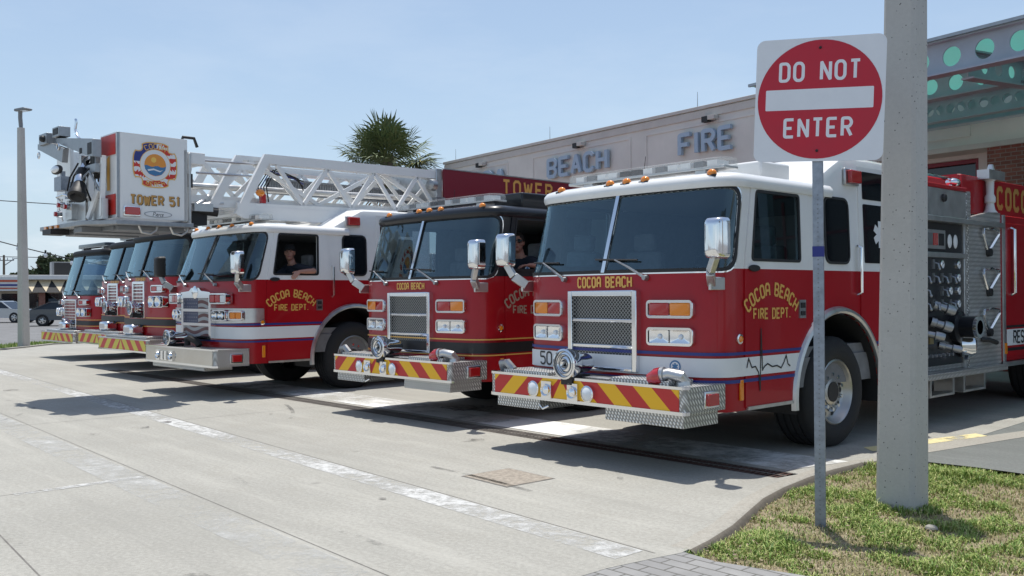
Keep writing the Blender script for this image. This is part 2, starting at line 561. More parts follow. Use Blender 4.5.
def patch(name, surf, regions, parent=None, holes=(), off=0, thick=0, back=None, ds=None, dz=None, zl=(), smooth=30, label=None, to_mb=None):
    """regions: [(list of polys, material)], later ones win. Mapped from (s, z) onto surf, shifted off along its normal, with edges thick deep."""
    vs = []; es = []
    def addp(poly):
        b = len(vs)
        vs.extend(V(p) for p in poly); n = len(poly)
        es.extend((b + i, b + (i + 1) % n) for i in range(n))
    allp = [p for ps, _ in regions for p in ps]
    for p in allp: addp(p)
    for p in holes: addp(p)
    xs = [q[0] for p in allp for q in p]; zs = [q[1] for p in allp for q in p]
    x0, x1, z0, z1 = min(xs), max(xs), min(zs), max(zs)
    def seg(a, b):
        k = len(vs); vs.extend((V(a), V(b))); es.append((k, k + 1))
    if ds:
        for i in range(math.floor(x0 / ds) + 1, math.ceil(x1 / ds)):
            seg((i * ds, z0 - .01), (i * ds, z1 + .01))
    if dz:
        for i in range(math.floor(z0 / dz) + 1, math.ceil(z1 / dz)):
            seg((x0 - .01, i * dz), (x1 + .01, i * dz))
    for z in zl:
        seg((x0 - .01, z), (x1 + .01, z))
    ov, oe, of = delaunay_2d_cdt(vs, es, [], 0, 1e-5)[:3]
    mats = []; tris = []
    bb = [[(min(q[0] for q in p), max(q[0] for q in p), min(q[1] for q in p), max(q[1] for q in p), p) for p in ps] for ps, _ in regions]
    hb = [(min(q[0] for q in p), max(q[0] for q in p), min(q[1] for q in p), max(q[1] for q in p), p) for p in holes]
    def hit(c, lst):
        for a, b, d, e, p in lst:
            if a <= c[0] <= b and d <= c[1] <= e and pin(c, p): return True
        return False
    for f in of:
        if len(f) < 3: continue
        c = (sum(ov[i][0] for i in f) / len(f), sum(ov[i][1] for i in f) / len(f))
        if hit(c, hb): continue
        k = None
        for i, lst in enumerate(bb):
            if hit(c, lst): k = i
        if k is None: continue
        mt = regions[k][1]
        if callable(mt): mt = mt(*c)
        if mt not in mats: mats.append(mt)
        tris.append((list(f), mats.index(mt)))
    if not tris: return None
    used = sorted({i for t, _ in tris for i in t}); idx = {i: k for k, i in enumerate(used)}
    P = []; N = []
    for i in used:
        a, b = ov[i]
        n = surf.nor(a, b); N.append(n); P.append(surf.pos(a, b) + n * off)
    verts = list(P); faces = []; fm = []
    cnt = {}
    for t, k in tris:
        f = [idx[i] for i in t]
        a, b, c = (verts[f[0]], verts[f[1]], verts[f[2]])
        if (b - a).cross(c - a).dot(N[f[0]]) < 0: f.reverse()
        faces.append(f); fm.append(k)
        for i in range(len(f)):
            e = (f[i], f[(i + 1) % len(f)]); cnt.setdefault(tuple(sorted(e)), []).append((e, k))
    if thick or back:
        b0 = len(verts); verts += [p - n * thick for p, n in zip(P, N)]
        for e, l in cnt.items():
            if len(l) == 1:
                (a, b), k = l[0]
                faces.append([b, a, a + b0, b + b0]); fm.append(k)
        if back:
            if back not in mats: mats.append(back)
            kb = mats.index(back)
            for f in faces[:len(tris)]:
                faces.append([i + b0 for i in reversed(f)]); fm.append(kb)
    me = bpy.data.meshes.new(name)
    me.from_pydata([tuple(p) for p in verts], [], faces)
    me.polygons.foreach_set('material_index', fm)
    return finish(name, me, mats, parent, smooth, 0, label)

# ------------------------------------------------------------------ stroke lettering
GL = {
 'C': [[(4, 5), (3, 6), (1, 6), (0, 5), (0, 1), (1, 0), (3, 0), (4, 1)]],
 'O': [[(1, 6), (3, 6), (4, 5), (4, 1), (3, 0), (1, 0), (0, 1), (0, 5), (1, 6)]],
 'A': [[(0, 0), (0, 5), (1, 6), (3, 6), (4, 5), (4, 0)], [(0, 2.6), (4, 2.6)]],
 'B': [[(0, 0), (0, 6), (3, 6), (4, 5), (4, 4), (3, 3), (0, 3)], [(3, 3), (4, 2), (4, 1), (3, 0), (0, 0)]],
 'E': [[(4, 6), (0, 6), (0, 0), (4, 0)], [(0, 3), (3.2, 3)]],
 'H': [[(0, 0), (0, 6)], [(4, 0), (4, 6)], [(0, 3), (4, 3)]],
 'F': [[(4, 6), (0, 6), (0, 0)], [(0, 3), (3.2, 3)]],
 'I': [[(.5, 0), (.5, 6)]],
 'R': [[(0, 0), (0, 6), (3, 6), (4, 5), (4, 4), (3, 3), (0, 3)], [(2, 3), (4, 0)]],
 'D': [[(0, 0), (0, 6), (3, 6), (4, 5), (4, 1), (3, 0), (0, 0)]],
 'P': [[(0, 0), (0, 6), (3, 6), (4, 5), (4, 4), (3, 3), (0, 3)]],
 'T': [[(0, 6), (4, 6)], [(2, 6), (2, 0)]],
 'W': [[(0, 6), (1.2, 0), (2.5, 4.5), (3.8, 0), (5, 6)]],
 'N': [[(0, 0), (0, 6), (4, 0), (4, 6)]],
 'S': [[(4, 5), (3, 6), (1, 6), (0, 5), (0, 4), (1, 3), (3, 3), (4, 2), (4, 1), (3, 0), (1, 0), (0, 1)]],
 '5': [[(4, 6), (0, 6), (0, 3.6), (3, 3.6), (4, 2.6), (4, 1), (3, 0), (1, 0), (0, 1)]],
 '1': [[(.6, 5), (1.6, 6), (1.6, 0)]],
 '7': [[(0, 6), (4, 6), (1.6, 0)]],
 '.': [[(.4, .0), (.4, .7)]],
 ' ': [], '_': [],
}
GL['0'] = GL['O']
GA = dict(GL)   # letters of the road sign and the wall: pointed A
GA['A'] = [[(0, 0), (2, 6), (4, 0)], [(.7, 2), (3.3, 2)]]
GW = {'I': 1, '.': 1, ' ': 2.2, '_': 3.2, '1': 2.4, 'W': 5}

def chaikin(l, it=2):
    closed = l[0] == l[-1]
    for _ in range(it):
        o = [] if closed else [l[0]]
        for a, b in zip(l, l[1:]):
            L = math.dist(a, b)
            q = min(.25, .55 / max(L, .01) * .5)
            o += [(a[0] + (b[0] - a[0]) * q, a[1] + (b[1] - a[1]) * q), (b[0] - (b[0] - a[0]) * q, b[1] - (b[1] - a[1]) * q)]
        if closed: o.append(o[0])
        else: o.append(l[-1])
        l = o
    return l

def strokes(l, t):
    polys = []
    closed = l[0] == l[-1]; n = len(l)
    for i in range(n - 1):
        a, b = V(l[i]), V(l[i + 1]); d = (b - a)
        if d.length < 1e-6: continue
        d.normalize(); nn = V((-d.y, d.x)) * t / 2
        def ext(j0, j1, j2):
            e0 = (V(l[j1]) - V(l[j0])); e1 = (V(l[j2]) - V(l[j1]))
            if e0.length < 1e-6 or e1.length < 1e-6: return 0
            ang = e0.angle(e1)
            return t / 2 * math.tan(min(ang, 1.75) / 2)
        ea = eb = 0
        if i > 0: ea = ext(i - 1, i, i + 1)
        elif closed: ea = ext(n - 2, 0, 1)
        if i < n - 2: eb = ext(i, i + 1, i + 2)
        elif closed: eb = ext(n - 2, n - 1, 1)
        p, q = a - d * ea, b + d * eb
        polys.append([tuple(p - nn), tuple(q - nn), tuple(q + nn), tuple(p + nn)])
    return polys

def text(txt, h, t=1., wid=1., gap=1.4, smooth=False, font=None, xform=None, arc=None):
    """letter polygons centred on (0,0): h cap height; arc = radius bends the line upward in the middle"""
    font = font or GL
    k = h / 6
    adv = []; x = 0
    for ch in txt:
        w = GW.get(ch, 4) * wid
        adv.append((x, w)); x += w + gap
    tot = (x - gap) * k
    out = []
    for ch, (x0, w) in zip(txt, adv):
        for l in font[ch]:
            l2 = [(p[0] * wid, p[1]) for p in l]
            if smooth: l2 = chaikin(l2)
            for poly in strokes(l2, t):
                q = []
                for px, pz in poly:
                    lx, lz = px * k, (pz - 3) * k
                    if arc:
                        cx = (x0 + w / 2) * k - tot / 2
                        a = cx / arc
                        dx = lx - w * k / 2
                        q.append((arc * math.sin(a) + dx * math.cos(a) + lz * math.sin(a), arc * (math.cos(a) - 1) - dx * math.sin(a) + lz * math.cos(a)))
                    else:
                        q.append((lx + x0 * k - tot / 2, lz))
                out.append(q)
    return out

def shift(polys, dx, dz, mirror=False):
    return [[((-x if mirror else x) + dx, z + dz) for x, z in p] for p in polys]

def circ(cx, cz, r, n=20, rz=None):
    rz = rz or r
    return [(cx + r * math.cos(2 * math.pi * i / n), cz + rz * math.sin(2 * math.pi * i / n)) for i in range(n)]
# ------------------------------------------------------------------ cab surface
class Cab:
    def __init__(s, W=1.21, ext=.37, bow=.08, rc=.26, zb=1.735, rake=.22, tum=.02, zt=2.48):
        s.W, s.ext, s.zb, s.rake, s.tum, s.zt = W, ext, zb, rake, tum, zt
        xf = W - rc
        pts = [(xf * i / 14, ext + bow * (i / 14) ** 2) for i in range(15)]
        y0 = ext + bow; sl = 2 * bow / xf
        a0 = math.atan(sl)
        for i in range(1, 13):
            a = a0 + (math.pi / 2 - a0) * i / 12
            pts.append((xf + rc * (math.sin(a) - math.sin(a0)) / (1 - math.sin(a0)), y0 + rc * (math.cos(a0) - math.cos(a)) / math.cos(a0)))
        s.yc = pts[-1][1]
        pts.append((W, 12.))
        s.p = pts; s.L = [0.]
        for a, b in zip(pts, pts[1:]): s.L.append(s.L[-1] + math.dist(a, b))
        s.sf = s.L[14]; s.sc = s.L[26]
    def base(s, a):
        L = s.L
        lo, hi = 0, len(L) - 1
        while hi - lo > 1:
            m = (lo + hi) // 2
            if L[m] <= a: lo = m
            else: hi = m
        t = (a - L[lo]) / (L[lo + 1] - L[lo])
        p, q = s.p[lo], s.p[lo + 1]
        return p[0] + (q[0] - p[0]) * t, p[1] + (q[1] - p[1]) * t
    def pos(s, a, z):
        x, y = s.base(abs(a))
        t = max(0., z - s.zb) / .7
        w = max(0., 1 - (y - s.ext) / 1.15)
        y += s.rake * t * w
        x *= 1 - s.tum * t
        return V((x if a >= 0 else -x, y, z))
    def nor(s, a, z):
        e = .004
        d1 = s.pos(a + e, z) - s.pos(a - e, z) if abs(a) > e else V((1, 0, 0))
        d2 = s.pos(a, z + e) - s.pos(a, z - e)
        return d1.cross(d2).normalized()
    def sy(s, y, z, side=1):
        lo, hi = s.sf, s.L[-1] - .01
        for _ in range(40):
            m = (lo + hi) / 2
            if s.pos(m, z).y < y: lo = m
            else: hi = m
        return side * lo
    def sx(s, x, z):
        lo, hi = 0, s.sc
        for _ in range(40):
            m = (lo + hi) / 2
            if s.pos(m, z).x < abs(x): lo = m
            else: hi = m
        return math.copysign(lo, x)
    def side(s, pts, side=1):
        return [(s.sy(y, z, side), z) for y, z in pts]
    def front(s, pts):
        return [(s.sx(x, z), z) for x, z in pts]
    def frame(s, a, z, off=0):
        n = s.nor(a, z); p = s.pos(a, z) + n * off
        t = (s.pos(a + .01, z) - s.pos(a - .01, z)).normalized()
        u = n.cross(t).normalized() * -1
        u = t.cross(-n).normalized()
        if u.z < 0: u = -u
        m = Matrix((( t.x, n.x, u.x, p.x), (t.y, n.y, u.y, p.y), (t.z, n.z, u.z, p.z), (0, 0, 0, 1)))
        return m

def offpoly(surf, poly, off):
    return [surf.pos(a, z) + surf.nor(a, z) * off for a, z in poly]

def densify(poly, d=.06, close=True):
    out = []
    n = len(poly)
    for i in range(n if close else n - 1):
        a, b = V(poly[i]), V(poly[(i + 1) % n]); k = max(1, int((b - a).length / d))
        out += [tuple(a.lerp(b, j / k)) for j in range(k)]
    if not close: out.append(tuple(poly[-1]))
    return out

# ------------------------------------------------------------------ truck pieces
def wheel(root, name, x, y, side, r=.55, dual=False):
    w = bpy.data.objects.new(name, None); COL.objects.link(w); w.parent = root; w.location = (x, y, r - .012)
    ax = (side, 0, 0)
    t = MB('rubber')
    wd = .36
    prof = [(.315, .0), (.34, .03), (.42, .045), (.48, .035), (.525, .0), (.548, -.03)]
    for i in range(4):
        h = -.05 - i * .075
        prof += [(.55, h), (.55, h - .05), (.535, h - .055), (.535, h - .07)]
    prof += [(.55, -.345), (.525, -.38), (.42, -.42), (.315, -.40)]
    prof = [(a * r / .55, b) for a, b in prof]
    t.lathe(prof, (0, 0, 0), ax, 56)
    t.build('tyre', w, 40)
    m = MB('rim_metal')
    k = r / .55
    rim = [(.318, -.01), (.325, .012), (.312, .02), (.295, .0), (.285, -.05), (.255, -.075), (.15, -.06), (.135, -.05), (.135, -.03), (.12, -.02), (.0, -.02)]
    if dual:
        rim = [(.318, -.01), (.325, .012), (.312, .02), (.295, .0), (.285, -.14), (.255, -.19), (.17, -.19), (.15, -.15), (.11, -.02), (.0, -.02)]
    m.lathe([(a * k, b) for a, b in rim], (0, 0, 0), ax, 48)
    m.mat('dark_trim')
    zf = -.072 if not dual else -.188
    for i in range(10):
        a = 2 * math.pi * i / 10
        c = V((0, math.cos(a), math.sin(a))) * .228 * k
        m.cyl(c + V((side * (zf - .002), 0, 0)), c + V((side * (zf + .004), 0, 0)), .027, n=10)
    m.cyl((side * -.03, 0, 0), (side * -.012, 0, 0), .10 * k, .10 * k, 20)
    m.mat('chrome')
    for i in range(10):
        a = 2 * math.pi * (i + .5) / 10
        c = V((0, math.cos(a), math.sin(a))) * .175 * k
        zz = -.062 if not dual else -.185
        m.cyl(c + V((side * zz, 0, 0)), c + V((side * (zz + .05), 0, 0)), .026, .018, 8)
    m.build('rim', w, 40)
    return w

def lamp_cluster(root, F, w, h, cols, label=None, name='headlight_cluster', d=.05):
    """chrome bezel with lenses side by side, in local frame F (along, out, up)"""
    m = MB('chrome'); m.T = F
    o = rrect(-w / 2, -h / 2, w / 2, h / 2, .035, 5)
    i_ = rrect(-w / 2 + .022, -h / 2 + .022, w / 2 - .022, h / 2 - .022, .02, 5)
    n = len(o)
    vs = [(a, -.02, b) for a, b in o] + [(a, d * .7, b) for a, b in o] + [(a * .98, d, b * .97) for a, b in o] + [(a, d, b) for a, b in i_] + [(a, d * .45, b) for a, b in i_]
    fs = []
    for r_ in range(4):
        for k in range(n):
            fs.append((r_ * n + k, r_ * n + (k + 1) % n, (r_ + 1) * n + (k + 1) % n, (r_ + 1) * n + k))
    fs.append(tuple(range(4 * n, 5 * n)))
    m.add(vs, fs)
    c = m.build(name, root, 35, label=label)
    nn = len(cols); iw = (w - .05) / nn
    for k, col in enumerate(cols):
        cx = -w / 2 + .025 + iw * (k + .5)
        l = MB()
        if col == 'head':
            l.mat('lamp_dish'); l.T = F
            q = rrect(cx - iw / 2 + .006, -h / 2 + .027, cx + iw / 2 - .006, h / 2 - .027, .014, 4)
            cy = [(cx + (a - cx) * .35, b * .35) for a, b in q]
            nq = len(q)
            l.add([(a, d * .85, b) for a, b in q] + [(a, d * .5, b) for a, b in cy], [(t, (t + 1) % nq, (t + 1) % nq + nq, t + nq) for t in range(nq)] + [tuple(range(nq, 2 * nq))])
            l.mat('clear_lens'); l.ball((cx, d * .62, 0), .022, .016, .022, 10, 6)
            ob = l.build('headlamp', c, 30)
        elif col == 'round':
            l.T = F; l.mat('chrome'); l.lathe([(min(iw, h) * .46, .0), (min(iw, h) * .46, d * 1.3), (min(iw, h) * .40, d * 1.4)], (cx, 0, 0), (0, 1, 0), 20)
            l.mat('lamp_dish'); l.lathe([(min(iw, h) * .40, d * 1.35), (min(iw, h) * .2, d * .9), (0, d * .8)], (cx, 0, 0), (0, 1, 0), 20)
            ob = l.build('headlamp', c, 30)
        else:
            l.T = F; l.mat({'amber': 'amber_lens', 'red': 'red_lens', 'clear': 'clear_lens'}[col])
            q = rrect(cx - iw / 2 + .005, -h / 2 + .026, cx + iw / 2 - .005, h / 2 - .026, .014, 4); nq = len(q)
            l.add([(a, d * .4, b) for a, b in q] + [(a, d * .82, b) for a, b in q] + [(cx + (a - cx) * .9, d * 1.0, b * .86) for a, b in q],
                  [(r_ * nq + t, r_ * nq + (t + 1) % nq, (r_ + 1) * nq + (t + 1) % nq, (r_ + 1) * nq + t) for r_ in range(2) for t in range(nq)] + [tuple(range(2 * nq, 3 * nq))])
            ob = l.build('signal_lens', c, 40, label={'amber': 'amber turn signal lens', 'red': 'red warning lens', 'clear': 'clear lens'}[col])
    return c

def mirror(root, side, yb, zb, cab, col='chrome', reach=.14, fwd=.14):
    """west-coast mirror housing on a bent arm, from a plate on the cab corner"""
    s = cab.sy(yb, zb, 1)
    p = cab.pos(s, zb)
    x0 = p.x * side
    m = MB('aluminium' if col == 'chrome' else 'dull_metal')
    m.box(min(x0, x0 + side * .03), max(x0, x0 + side * .03), yb - .15, yb + .12, zb - .055, zb + .055)
    a = V((x0, yb - .1, zb + .01)); b = V((x0 + side * reach * .5, yb - fwd * .8 - .1, zb + .10)); c = V((x0 + side * reach, yb - fwd - .1, zb + .22))
    m.bar(a, b, .07, .09); m.bar(b, c, .055, .07)
    mo = m.build('mirror_arm', root, 35, .006)
    h = MB(col)
    w, hh, d = .19, .345, .12
    cx, cy, cz = x0 + side * (reach + .02), yb - fwd - .1, zb + .375
    o = rrect(-w / 2, -hh / 2, w / 2, hh / 2, .045, 6); n = len(o)
    rings = [(1., .05), (1., .0), (.97, -.03), (.88, -.065), (.66, -.085), (.3, -.092)]
    vs = [(cx + a * k, cy + dd, cz + b * (1 - (1 - k) * .5)) for k, dd in rings for a, b in o]
    fs = [(r_ * n + k, r_ * n + (k + 1) % n, (r_ + 1) * n + (k + 1) % n, (r_ + 1) * n + k) for r_ in range(len(rings) - 1) for k in range(n)]
    fs.append(tuple(range((len(rings) - 1) * n, len(rings) * n)))
    h.add(vs, fs)
    h.mat('dark_trim'); h.add([(cx + a * .95, cy + .045, cz + b * .97) for a, b in o], [tuple(range(n))])
    ho = h.build('mirror_housing', mo, 40)
    g = MB('dark_glass'); g.add([(cx + a * .88, cy + .048, cz + b * .9) for a, b in o], [tuple(range(n))]); g.build('mirror_glass', mo)

def wiper(root, cab, x, side):
    z = cab.zb - .03
    m = MB('dull_metal')
    a = cab.pos(cab.sx(x, z), z - .04) + V((0, -.03, 0)); z2 = cab.zb + .10
    b = cab.pos(cab.sx(x - .36, z2), z2) + V((0, -.035, .0))
    m.cyl(a + V((0, .03, 0)), a + V((0, -.015, 0)), .03, .022, 10)
    m.tube([a, (a + b) / 2 + V((0, -.02, .015)), b], [.013, .01, .007], 6)
    m.mat('dark_trim')
    pts = []
    for k in range(7):
        xx = x - .36 + (k - 3) * .085
        xx = max(-cab.W + .12, min(cab.W - .12, xx))
        pts.append(cab.pos(cab.sx(xx, z2), z2 + .01 - .003 * k) + V((0, -.02, 0)))
    m.tube(pts, .009, 5)
    m.build('wiper', root)

def light_bar(root, y, z0, half, cx=0, dark=False, h=.1, d=.26):
    m = MB('aluminium')
    m.box(cx - half + .03, cx + half - .03, y - d * .42, y + d * .42, z0, z0 + .025)
    for sx in (-.7, .7):
        m.box(cx + half * sx - .06, cx + half * sx + .06, y - .1, y + .1, z0 - .08, z0)
    lb = m.build('light_bar', root, 35, .004)
    q = rrect(-half, y - d / 2, half, y + d / 2, d * .42, 6)
    q = [(a + cx, b) for a, b in q]
    l = MB('dark_glass' if dark else 'lens_clear_bar'); n = len(q); yc = y
    rings = [(1, z0 + .02), (1, z0 + h * .6), (.97, z0 + h * .92), (.9, z0 + h)]
    l.add([(cx + (a - cx) * (1 - (1 - k) * .3), yc + (b - yc) * k, zz) for k, zz in rings for a, b in q],
          [(r_ * n + k, r_ * n + (k + 1) % n, (r_ + 1) * n + (k + 1) % n, (r_ + 1) * n + k) for r_ in range(3) for k in range(n)] + [tuple(range(3 * n, 4 * n))])
    l.build('lens_cover', lb, 40)
    k = MB('lamp_dish')
    N = 12
    for i in range(N):
        xx = cx - half + .1 + (2 * half - .2) * (i + .5) / N
        k.mat('dark_trim' if i in (4, 5) else ('steel_grey' if i % 3 == 1 else 'bright_module'))
        k.box(xx - .055, xx + .055, y - d * .34, y + d * .34, z0 + .025, z0 + h * .82)
    k.build('lamp_module', lb, 30)
    return lb

def m_clear():
    m, nt, b, out = nt_new('lens_clear_bar')
    nt.nodes.remove(b)
    tr = node(nt, 'ShaderNodeBsdfTransparent'); tr.inputs[0].default_value = (.9, .91, .9, 1)
    df = node(nt, 'ShaderNodeBsdfPrincipled'); df.inputs['Base Color'].default_value = (.85, .86, .85, 1); df.inputs['Roughness'].default_value = .15
    mx = node(nt, 'ShaderNodeMixShader'); mx.inputs[0].default_value = .17
    nt.links.new(tr.outputs[0], mx.inputs[1]); nt.links.new(df.outputs[0], mx.inputs[2]); nt.links.new(mx.outputs[0], out.inputs[0])
    MATS['lens_clear_bar'] = m
m_clear()

def siren(root, x, y, z, r=.115, ax=(.0, -1, .0)):
    m = MB('chrome')
    d = V(ax).normalized(); o = V((x, y, z))
    m.lathe([(.02, .0), (r * .35, .012), (r * .55, .0), (r * .62, .012), (r * .8, .004), (r * .86, .02), (r, .012), (r * 1.02, -.03), (r * .96, -.09), (r * .7, -.13), (r * .62, -.28), (r * .45, -.33), (0, -.34)], o, d, 28)
    m.mat('steel_grey')
    for q0, q1 in ((.34, .38), (.60, .66), (.83, .88)): m.lathe([(r * q0, .0135), (r * q0, .0205), (r * q1, .0205), (r * q1, .0135)], o, d, 28)
    m.bar(o + d * .014 + V((-r * .18, 0, r * .18)), o + d * .014 + V((r * .18, 0, r * .18)), .012, .008, up=tuple(d)); m.bar(o + d * .014 + V((r * .18, 0, r * .18)), o + d * .014 + V((-r * .18, 0, -r * .18)), .012, .008, up=tuple(d)); m.bar(o + d * .014 + V((-r * .18, 0, -r * .18)), o + d * .014 + V((r * .18, 0, -r * .18)), .012, .008, up=tuple(d))
    m.mat('dark_trim'); m.box(x - .07, x + .07, y + .02, y + .26, z - r - .05, z - r * .75)
    return m.build('siren', root, 40)

def hose_coupling(root, x, y, z, cap=True):
    m = MB('aluminium')
    m.tube([(x + .16, y + .1, z - .07), (x + .15, y + .04, z - .0), (x + .06, y - .0, z + .02), (x - .0, y - .02, z + .0)], [.05, .055, .05, .05], 10)
    m.cyl((x + .15, y + .08, z - .1), (x + .15, y + .08, z - .04), .075, .065, 12)
    m.lathe([(.05, 0), (.068, .005), (.068, .035), (.05, .04)], (x + .03, y - .01, z + .01), (-1, -.2, -.1), 14)
    if cap:
        m.mat('red_lens')
        m.lathe([(.0, .13), (.045, .125), (.062, .08), (.075, .05), (.075, .0), (.06, .0)], (x + .0, y - .02, z), (-1, -.2, -.25), 14)
    m.build('hose_coupling', root, 40)

def chevron_regions(x0, x1, z0, z1, w=.205, lean=.20, cx=0, cols=('sign_red', 'sign_yellow'), right_first=0):
    """red panel with yellow stripes that fall away from the middle on both sides"""
    reg = [([[(x0, z0), (x1, z0), (x1, z1), (x0, z1)]], cols[0])]
    ys = []
    def clip(poly):
        def cl(P, ins, cut):
            o = []
            for a, b in zip(P, P[1:] + P[:1]):
                if ins(a):
                    o.append(a)
                    if not ins(b): o.append(cut(a, b))
                elif ins(b): o.append(cut(a, b))
            return o
        lx = lambda X: (lambda a, b: (X, a[1] + (b[1] - a[1]) * (X - a[0]) / (b[0] - a[0])))
        poly = cl(poly, lambda p: p[0] >= x0, lx(x0))
        if poly: poly = cl(poly, lambda p: p[0] <= x1, lx(x1))
        return poly
    k = 0
    x = cx + .04
    while x < x1 + .1:
        p = [(x + lean, z0), (x + lean + w, z0), (x + w, z1), (x, z1)]
        q = clip(p)
        if len(q) > 2: ys.append(q)
        p = [(2 * cx - a, b) for a, b in p][::-1]
        q = clip(p)
        if len(q) > 2: ys.append(q)
        x += w * 2
    ys.append([(cx - .11, z0), (cx + .11, z0), (cx + .0, z1)])
    reg.append((ys, cols[1]))
    return reg

def star_of_life(cx, cz, r):
    ps = []
    for k in range(3):
        a = math.pi / 2 + k * math.pi / 3
        d = V((math.cos(a), math.sin(a))); n = V((-d.y, d.x)); c = V((cx, cz))
        ps.append([tuple(c + d * r - n * r * .28), tuple(c + d * r + n * r * .28), tuple(c - d * r + n * r * .28), tuple(c - d * r - n * r * .28)])
    return ps

def maltese(cx, cz, r, n=8):
    pts = []
    for k in range(4):
        a0 = math.pi / 2 * k
        for t in range(-n, n + 1):
            a = a0 + math.pi / 2 + t / n * .60
            rr = r * (.98 - .035 * math.cos(t / n * math.pi))
            pts.append((cx + rr * math.cos(a), cz + rr * math.sin(a)))
        am = a0 + math.pi / 2 + math.pi / 4
        for t in range(-3, 4):
            a = am + t * .05
            rr = r * (.84 + .022 * t * t / 2)
            pts.append((cx + rr * math.cos(a), cz + rr * math.sin(a)))
    return pts

def crest(root, surf, cx, cz, r, off, with_text=True):
    """fire department cross: flag-coloured arms, gold rim, round seal with a sunset over waves"""
    c = maltese(cx, cz, r)
    band = []
    for k in range(6):
        z0 = cz - r + k * r / 3.
        wob = [(cx - r + i * r / 8, z0 + .05 * r * math.sin(i * .9)) for i in range(17)]
        band.append(wob + [(a, b + r / 6) for a, b in reversed(wob)])
    blue = [(cx - r, cz + .12 * r), (cx - .05 * r, cz + .12 * r), (cx + .1 * r, cz + r), (cx - r, cz + r)]
    def fld(a, b):
        if pin((a, b), inset(c, r * .045)) is False: return 'gold_leaf'
        if pin((a, b), blue):
            return 'blue_vinyl'
        return 'white_vinyl' if any(pin((a, b), q) for q in band) else 'red_lens_flat'
    reg = [([c, inset(c, r * .045), blue] + [], fld)]
    ri = r * .66
    reg = [([c], fld)]
    extra = [inset(c, r * .045)]
    reg.append((extra, fld))
    reg.append(([circ(cx, cz, ri, 28)], 'gold_leaf'))
    reg.append(([circ(cx, cz, ri * .96, 28)], 'white_vinyl'))
    reg.append(([circ(cx, cz, ri * .70, 28)], 'seal_orange'))
    disc = circ(cx, cz, ri * .70, 28)
    wave = [(cx - ri * .7, cz - ri * .05)] + [(cx - ri * .7 + ri * 1.4 * i / 8, cz - ri * .08 + ri * .05 * math.sin(i * 1.7)) for i in range(1, 8)] + [(cx + ri * .7, cz - ri * .02)]
    low = wave + [(cx + ri * .65, cz - ri * .28), (cx + ri * .4, cz - ri * .58), (cx, cz - ri * .69), (cx - ri * .4, cz - ri * .58), (cx - ri * .65, cz - ri * .28)]
    reg.append(([low], 'seal_blue'))
    reg.append(([[(cx - ri * .5, cz - ri * .3), (cx - ri * .1, cz - ri * .22), (cx + ri * .3, cz - ri * .34), (cx + ri * .5, cz - ri * .28), (cx + ri * .3, cz - ri * .42), (cx - ri * .1, cz - ri * .32), (cx - ri * .45, cz - ri * .4)]], 'white_vinyl'))
    reg.append(([circ(cx - ri * .1, cz + ri * .32, ri * .17, 14)], 'seal_sun'))
    o = patch('crest', surf, reg, root, off=off, ds=r / 9, dz=r / 9)
    if with_text:
        tx = [[(x + cx, z + cz + r * .78) for x, z in p] for p in text('COCOA', r * .19, 1.0, gap=2.2, arc=r * .85)]
        bx = [[(x + cx, z + cz - r * .80) for x, z in p] for p in text('BEACH', r * .16, 1.0, gap=2.2, arc=-r * .9)]
        patch('crest_lettering', surf, [(tx, 'gold_leaf')], o, off=off + .003)
        patch('crest_lettering', surf, [(bx, 'gold_leaf')], o, off=off + .003)
    return o
M('seal_orange', (.72, .28, .04), .4); M('seal_blue', (.05, .18, .36), .4); M('seal_sun', (.82, .52, .1), .4); M('red_lens_flat', (.56, .03, .02), .4)

